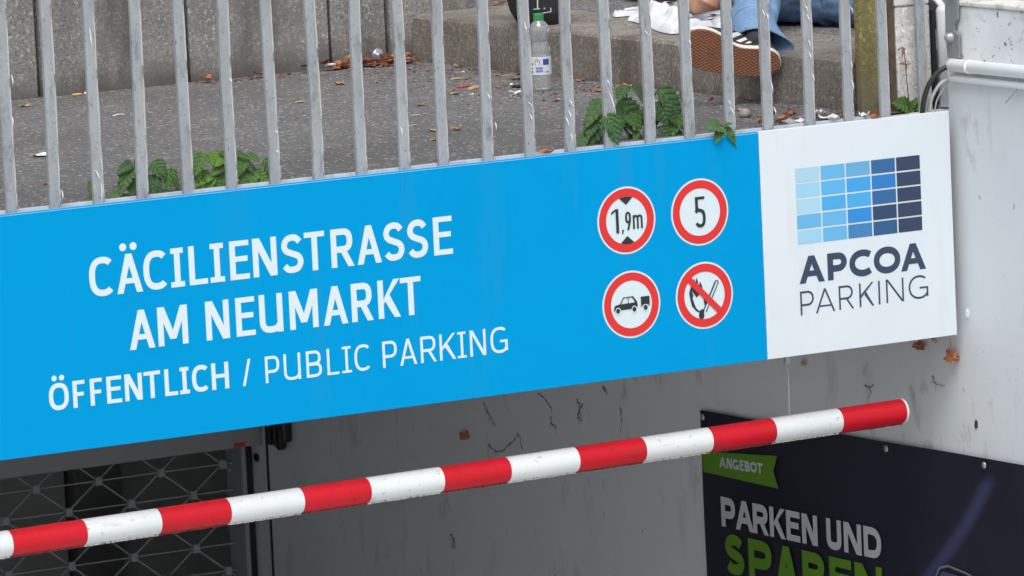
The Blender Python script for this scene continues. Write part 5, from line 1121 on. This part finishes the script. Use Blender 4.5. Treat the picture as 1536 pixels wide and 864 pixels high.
# legs, hips, torso: the person lies on the right side, head away from the railing
knee1 = Vector((0.2038, 1.22, 0.3139)); hip1 = Vector((.66, 1.62, Z+.23)); hip2 = Vector((.68, 1.58, Z+.13))
knee2 = Vector((.31, 1.36, Z+.075)); ank2 = Vector((.40, .95, Z+.065))
chest = Vector((.72, 2.06, Z+.17)); neck = Vector((.76, 2.34, Z+.16)); head = Vector((.78, 2.49, Z+.13))
sh1 = Vector((.60, 2.12, Z+.24)); sh2 = Vector((.72, 2.22, Z+.09))
elb = Vector((0.2229, 1.5443, 0.175)); hand = Vector((.47, 2.10, Z+.07))
bm = bmesh.new()
limb(bm, [(hip1, .09, .10), (chest, .13, .15), (neck-Vector((.02, .06, 0)), .085, .10), (neck, .055, .058), (head-Vector((0, .06, 0)), .05, .055)], 20)
limb(bm, [(hip1, .07, .07), (knee1, .045, .045), (ank+n_*.05, .030, .030)], 16); limb(bm, [(hip2, .07, .07), (knee2, .045, .045), (ank2, .032, .032)], 16)
limb(bm, [(sh1, .055, .055), ((sh1+elb)/2, .045, .045), (elb+Vector((.012, .02, .004)), .038, .038), (elb*.5+hand*.5, .036, .034), (hand, .024, .022)], 16)
limb(bm, [(sh2, .055, .055), (Vector((.50, 2.30, Z+.06)), .043, .043), (Vector((.52, 2.44, Z+.04)), .03, .028), (Vector((.60, 2.50, Z+.03)), .024, .02)], 16)
ball(bm, head, .078, .108, .092)
ball(bm, head+Vector((-.05, .02, -.005)), .05, .075, .06)           # face side, turned to -x
ball(bm, head+Vector((-.095, .0, .0)), .018, .028, .014)             # nose
ball(bm, head+Vector((-.07, -.065, .0)), .026, .028, .032)            # chin
ball(bm, head+Vector((.005, 0, .094)), .022, .030, .010)             # ear
def hand_part(bm, c, d, nrm, s=1):
    d = d.normalized(); sd_ = d.cross(nrm).normalized()
    limb(bm, [(c, .022*s, .02*s), (c+d*.045*s, .042*s, .018*s), (c+d*.085*s, .040*s, .014*s)], 12)
    for k, ln in enumerate((.068, .078, .072, .055)):
        b0 = c+d*.08*s+sd_*(-.030+.020*k)*s; limb(bm, [(b0, .0095, .0095), (b0+d*ln*.5*s+nrm*.004, .0088, .0088), (b0+d*ln*.85*s-nrm*.012, .0075, .0075)], 8)
    b0 = c+d*.025*s-sd_*.035*s; limb(bm, [(b0, .012, .012), (b0+(d*.5-sd_*.8)*.035, .011, .011), (b0+(d*1.1-sd_*1.0)*.05, .009, .009)], 8)
hand_part(bm, hand, Vector((-.25, .9, -.12)), Vector((0, 0, 1))); hand_part(bm, Vector((.60, 2.50, Z+.03)), Vector((.6, .6, 0)), Vector((0, 0, 1)))
body = fuse('body', bm, SKIN, pe, .0075, 3)
bm = bmesh.new()
ball(bm, head+Vector((.028, .03, .004)), .080, .104, .097)
hair = fuse('hair', bm, HAIR, pe, .008, 2)
for v in hair.data.vertices: v.co += Vector((noise.noise(v.co*60), noise.noise(v.co*60+Vector((9, 0, 0))), noise.noise(v.co*60+Vector((0, 9, 0)))))*.006
for s in (-.028, .028):
    bm = bmesh.new(); ball(bm, head+Vector((-.091, .03, s)), .006, .012, .012); fin('eye', bm, flat('closed eyelid', (.33, .17, .12), .5), pe, True)
bm = bmesh.new(); ball(bm, head+Vector((-.098, -.035, 0)), .006, .008, .022); fin('mouth', bm, LIP, pe, True)
bm = bmesh.new(); limb(bm, [(heel+n_*.05, .03, .04), (ank+n_*.02, .034, .036), (ank+n_*.10, .036, .036)], 16); fin('sock', bm, SHOE_BLACK, pe, True)
# shirt
bm = bmesh.new()
limb(bm, [(hip1+Vector((.01, .10, -.03)), .135, .155), (chest, .15, .175), (neck-Vector((.03, .07, 0)), .10, .12)], 24, .12, 4)
limb(bm, [(sh1, .07, .07), ((sh1*.55+elb*.45), .062, .062)], 16, .15, 3); limb(bm, [(sh2, .07, .07), (Vector((.58, 2.28, Z+.08)), .06, .06)], 16, .15, 5)
fuse('shirt', bm, SHIRT, pe, .009, 2)
# jeans: upper leg pair and hips fused, wrinkled, open flared cuff round the front ankle
cuff_c = ank + n_*.012
bm = bmesh.new()
dirl = (knee1-cuff_c).normalized()
limb(bm, [(hip1, .115, .115), (hip1*.4+knee1*.6, .09, .095), (knee1, .078, .078), (knee1*.55+cuff_c*.45, .064, .066), (cuff_c+n_*.05+Vector((0, 0, .012)), .060, .062)], 26, .16, 1)
fuse('jeans_leg', bm, DENIM_LIGHT, pe, .007, 2)
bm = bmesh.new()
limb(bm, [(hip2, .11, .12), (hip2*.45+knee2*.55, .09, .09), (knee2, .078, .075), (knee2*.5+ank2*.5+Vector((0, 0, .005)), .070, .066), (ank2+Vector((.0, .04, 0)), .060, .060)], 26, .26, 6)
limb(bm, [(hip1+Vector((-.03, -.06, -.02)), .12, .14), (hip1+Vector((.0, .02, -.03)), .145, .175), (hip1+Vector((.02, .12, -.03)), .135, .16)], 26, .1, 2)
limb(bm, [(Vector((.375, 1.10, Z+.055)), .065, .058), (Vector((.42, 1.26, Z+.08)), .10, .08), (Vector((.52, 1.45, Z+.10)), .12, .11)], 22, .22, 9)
o = fuse('jeans_leg', bm, DENIM_SHADED, pe, .007, 2); o['label'] = 'dark shaded denim leg folded on the pavement'
# cuff: open sleeve flaring to the right of the ankle
bm = bmesh.new(); rings = []; N_ = 30
side = -toe
for i in range(9):
    s = i/8; c = cuff_c + n_*(.085*(1-s)) - n_*.020*s + side*.018*s + Vector((0, 0, .012*(1-s)))
    rg = []
    for k in range(N_):
        a = 2*math.pi*k/N_; ca, sa = math.cos(a), math.sin(a)
        rx = (.058+.012*s+.022*s*s*max(0, ca)**2); ry = .060-.012*s - (.016*s if sa < 0 else 0)
        f = 1+.05*noise.noise(Vector((ca*2, sa*2, s*2.5)))
        rg.append(bm.verts.new(c + side*(ca*rx*f) + up_*(sa*ry*f) - n_*(.012*s*max(0, ca))))
    rings.append(rg)
for a, b in zip(rings, rings[1:]):
    for k in range(N_): bm.faces.new((a[k], a[(k+1) % N_], b[(k+1) % N_], b[k]))
bmesh.ops.recalc_face_normals(bm, faces=bm.faces); bmesh.ops.solidify(bm, geom=list(bm.faces), thickness=.003)
fin('jeans_cuff', bm, DENIM_LIGHT, pe, True)
# shoe: sole outline in (toe, up) coordinates
OUT = [(-0.1408, -0.0221), (-0.1336, 0.002), (-0.1173, 0.0161), (-0.0921, 0.0221), (-0.0632, 0.0201), (-0.0307, 0.0201), (-0.0054, 0.0281), (0.0235, 0.0482), (0.0596, 0.0643), (0.0939, 0.0663), (0.1246, 0.0522), (0.139, 0.0261), (0.139, -0.002), (0.1246, -0.0281), (0.0993, -0.0462), (0.0596, -0.0583), (0.009, -0.0623), (-0.0451, -0.0643), (-0.0903, -0.0623), (-0.1173, -0.0522), (-0.1354, -0.0402)]
def make_shoe(M, stripes=True):
    """local frame: x towards the toe, y across, z from sole to ankle"""
    ol = catmull([(x, y, 0) for x, y in OUT], 5, True)
    cx = sum(p.x for p in ol)/len(ol); cy = sum(p.y for p in ol)/len(ol)
    def ringz(z, k, kx=1.0, sh=0.0): return [(cx+(p.x-cx)*k*kx+sh, cy+(p.y-cy)*k, z) for p in ol]
    def build(levels, m, nm, capb=True, capt=True, idx=None):
        bm = bmesh.new(); rs = []
        for l in levels: rs.append([bm.verts.new(q) for q in l])
        n = len(rs[0])
        for a, b in zip(rs, rs[1:]):
            for k in range(n): bm.faces.new((a[k], a[(k+1) % n], b[(k+1) % n], b[k]))
        if capb: bm.faces.new(rs[0][::-1])
        if capt: bm.faces.new(rs[-1])
        bmesh.ops.recalc_face_normals(bm, faces=bm.faces)
        me = bpy.data.meshes.new(nm); bm.to_mesh(me); bm.free(); me.materials.append(m)
        for p in me.polygons: p.use_smooth = len(p.vertices) == 4
        o = bpy.data.objects.new(nm, me); COL.objects.link(o); return o
    root = bpy.data.objects.new('shoe', None)
    sole = build([ringz(.000, .955), ringz(.0015, .985), ringz(.004, .99)], GUM, 'shoe_sole')
    fox = build([ringz(.0042, 1.0), ringz(.010, 1.012), ringz(.020, 1.005), ringz(.024, .97)], SHOE_WHITE, 'rubber_foxing')
    lv = [ringz(.020, .955)]
    for i in range(1, 9):
        s = i/8; k = .965-.10*s-.28*s*s; lvz = .024+.058*s
        lv.append([(cx+(x-cx)*(1-.50*s**1.6)-.046*s**1.4, cy+(y-cy)*(1-.42*s**1.5), .024+.066*s*(1-.55*max(0, min(1, (x-cx)/.13)))) for x, y, _ in ringz(0, .955)])
    upo = build(lv, SHOE_BLACK, 'shoe_upper')
    parts = [sole, fox, upo]
    if stripes:
        # two broad white side stripes following the upper on both flanks
        bm = bmesh.new()
        n = len(ol)
        for x0 in (-.052, -.027, -.002):
            for flank in (1, -1):
                cols = []
                for s_ in (0, .2, .4, .6, .8, 1.0):
                    li = lv[1:]; q = s_*5.5; i0 = int(q); fr = q-i0
                    for dx in (0, .013):
                        tx = x0 + dx - .030*s_
                        best = []
                        for lev in (li[i0], li[min(i0+1, 7)]):
                            cand = [p for p in lev if (p[1]-cy)*flank > 0]
                            best.append(min(cand, key=lambda p: abs(p[0]-tx)))
                        a_, b_ = Vector(best[0]), Vector(best[1]); p_ = a_.lerp(b_, fr); p_.x = tx
                        # interpolate y along the ring for the exact x
                        ys_ = []
                        for lev in (li[i0], li[min(i0+1, 7)]):
                            cand = sorted([p for p in lev if (p[1]-cy)*flank > 0], key=lambda p: p[0])
                            y_ = cand[0][1]; z_ = cand[0][2]
                            for c1, c2 in zip(cand, cand[1:]):
                                if c1[0] <= tx <= c2[0]:
                                    ff = (tx-c1[0])/max(1e-9, c2[0]-c1[0]); y_ = c1[1]+(c2[1]-c1[1])*ff; z_ = c1[2]+(c2[2]-c1[2])*ff
                            ys_.append((y_, z_))
                        p_.y = ys_[0][0]*(1-fr)+ys_[1][0]*fr; p_.z = ys_[0][1]*(1-fr)+ys_[1][1]*fr
                        p_.y += flank*.0016; p_.z += .0012
                        cols.append(p_)
                vs = [bm.verts.new(c) for c in cols]
                for i in range(0, len(vs)-3, 2): bm.faces.new((vs[i], vs[i+1], vs[i+3], vs[i+2]))
        me = bpy.data.meshes.new('side_stripes'); bm.to_mesh(me); bm.free(); me.materials.append(SHOE_WHITE)
        o = bpy.data.objects.new('side_stripes', me); COL.objects.link(o); parts.append(o)
    COL.objects.link(root)
    root.parent = pe; root.matrix_parent_inverse = Matrix.Translation(pe.location).inverted(); root.matrix_basis = M
    for p in parts: p.parent = root
    return root
M1 = Matrix(((toe.x, up_.x, n_.x, SH.x), (toe.y, up_.y, n_.y, SH.y), (toe.z, up_.z, n_.z, SH.z), (0, 0, 0, 1)))
make_shoe(M1)
t2 = Vector((.35, -.9, -.1)).normalized(); u2 = Vector((0, 0, 1)).cross(t2).normalized(); 
n2 = Vector((.75, .3, .25)); n2 = (n2-t2*n2.dot(t2)).normalized(); u2 = n2.cross(t2)
c2_ = ank2 + Vector((.02, -.07, -.010))
M2 = Matrix(((t2.x, u2.x, -n2.x, c2_.x+.05), (t2.y, u2.y, -n2.y, c2_.y), (t2.z, u2.z, -n2.z, c2_.z+.01), (0, 0, 0, 1)))
make_shoe(M2)
# white garment lying in front of the person
gm = bmesh.new()
path = [(0.1991, 1.9718), (0.1956, 1.8615), (0.2151, 1.7527), (0.1788, 1.5851), (0.0861, 1.3303), (0.0777, 1.2358), (0.0853, 1.1879)]
NS, NT = 72, 16; P_ = catmull([Vector((p[0], p[1], 0)) for p in path], 12); gv = {}
NS = len(P_)-1
for i, p in enumerate(P_):
    s = i/NS; wd = (lambda s: .03 + .09*min(1, s*3.2) + .03*s)(s); hh = (lambda s: .012 + .026*max(0, min(1, (s-.10)*3.5)) + .012*max(0, min(1,(s-.45)*3)))(s)
    t = (P_[min(i+1, NS)]-P_[max(i-1, 0)]).normalized(); u_ = Vector((-t.y, t.x, 0))
    if u_.y < 0: u_ = -u_
    for j in range(NT+1):
        q = j/NT; prof_ = math.sin(math.pi*min(1, q*1.0))**.55 if 0 < q < 1 else 0
        x = p + u_*(wd*q)
        z = Z+.003+hh*prof_*(1+.8*noise.noise(Vector((s*8, q*3.0, 1)))+.55*noise.noise(Vector((s*24+q*5, q*7, 4)))+.25*noise.noise(Vector((s*60, q*14, 2))))
        x = x + u_*(.010*noise.noise(Vector((s*14, 0, 8)))*(1-q)) 
        gv[i, j] = gm.verts.new((x.x, x.y, z))
for i in range(NS):
    for j in range(NT): gm.faces.new((gv[i, j], gv[i+1, j], gv[i+1, j+1], gv[i, j+1]))
props(fin('white_shirt', gm, SHIRT, None, True), 'crumpled white cloth lying on the step under the bare elbow', 'cloth')
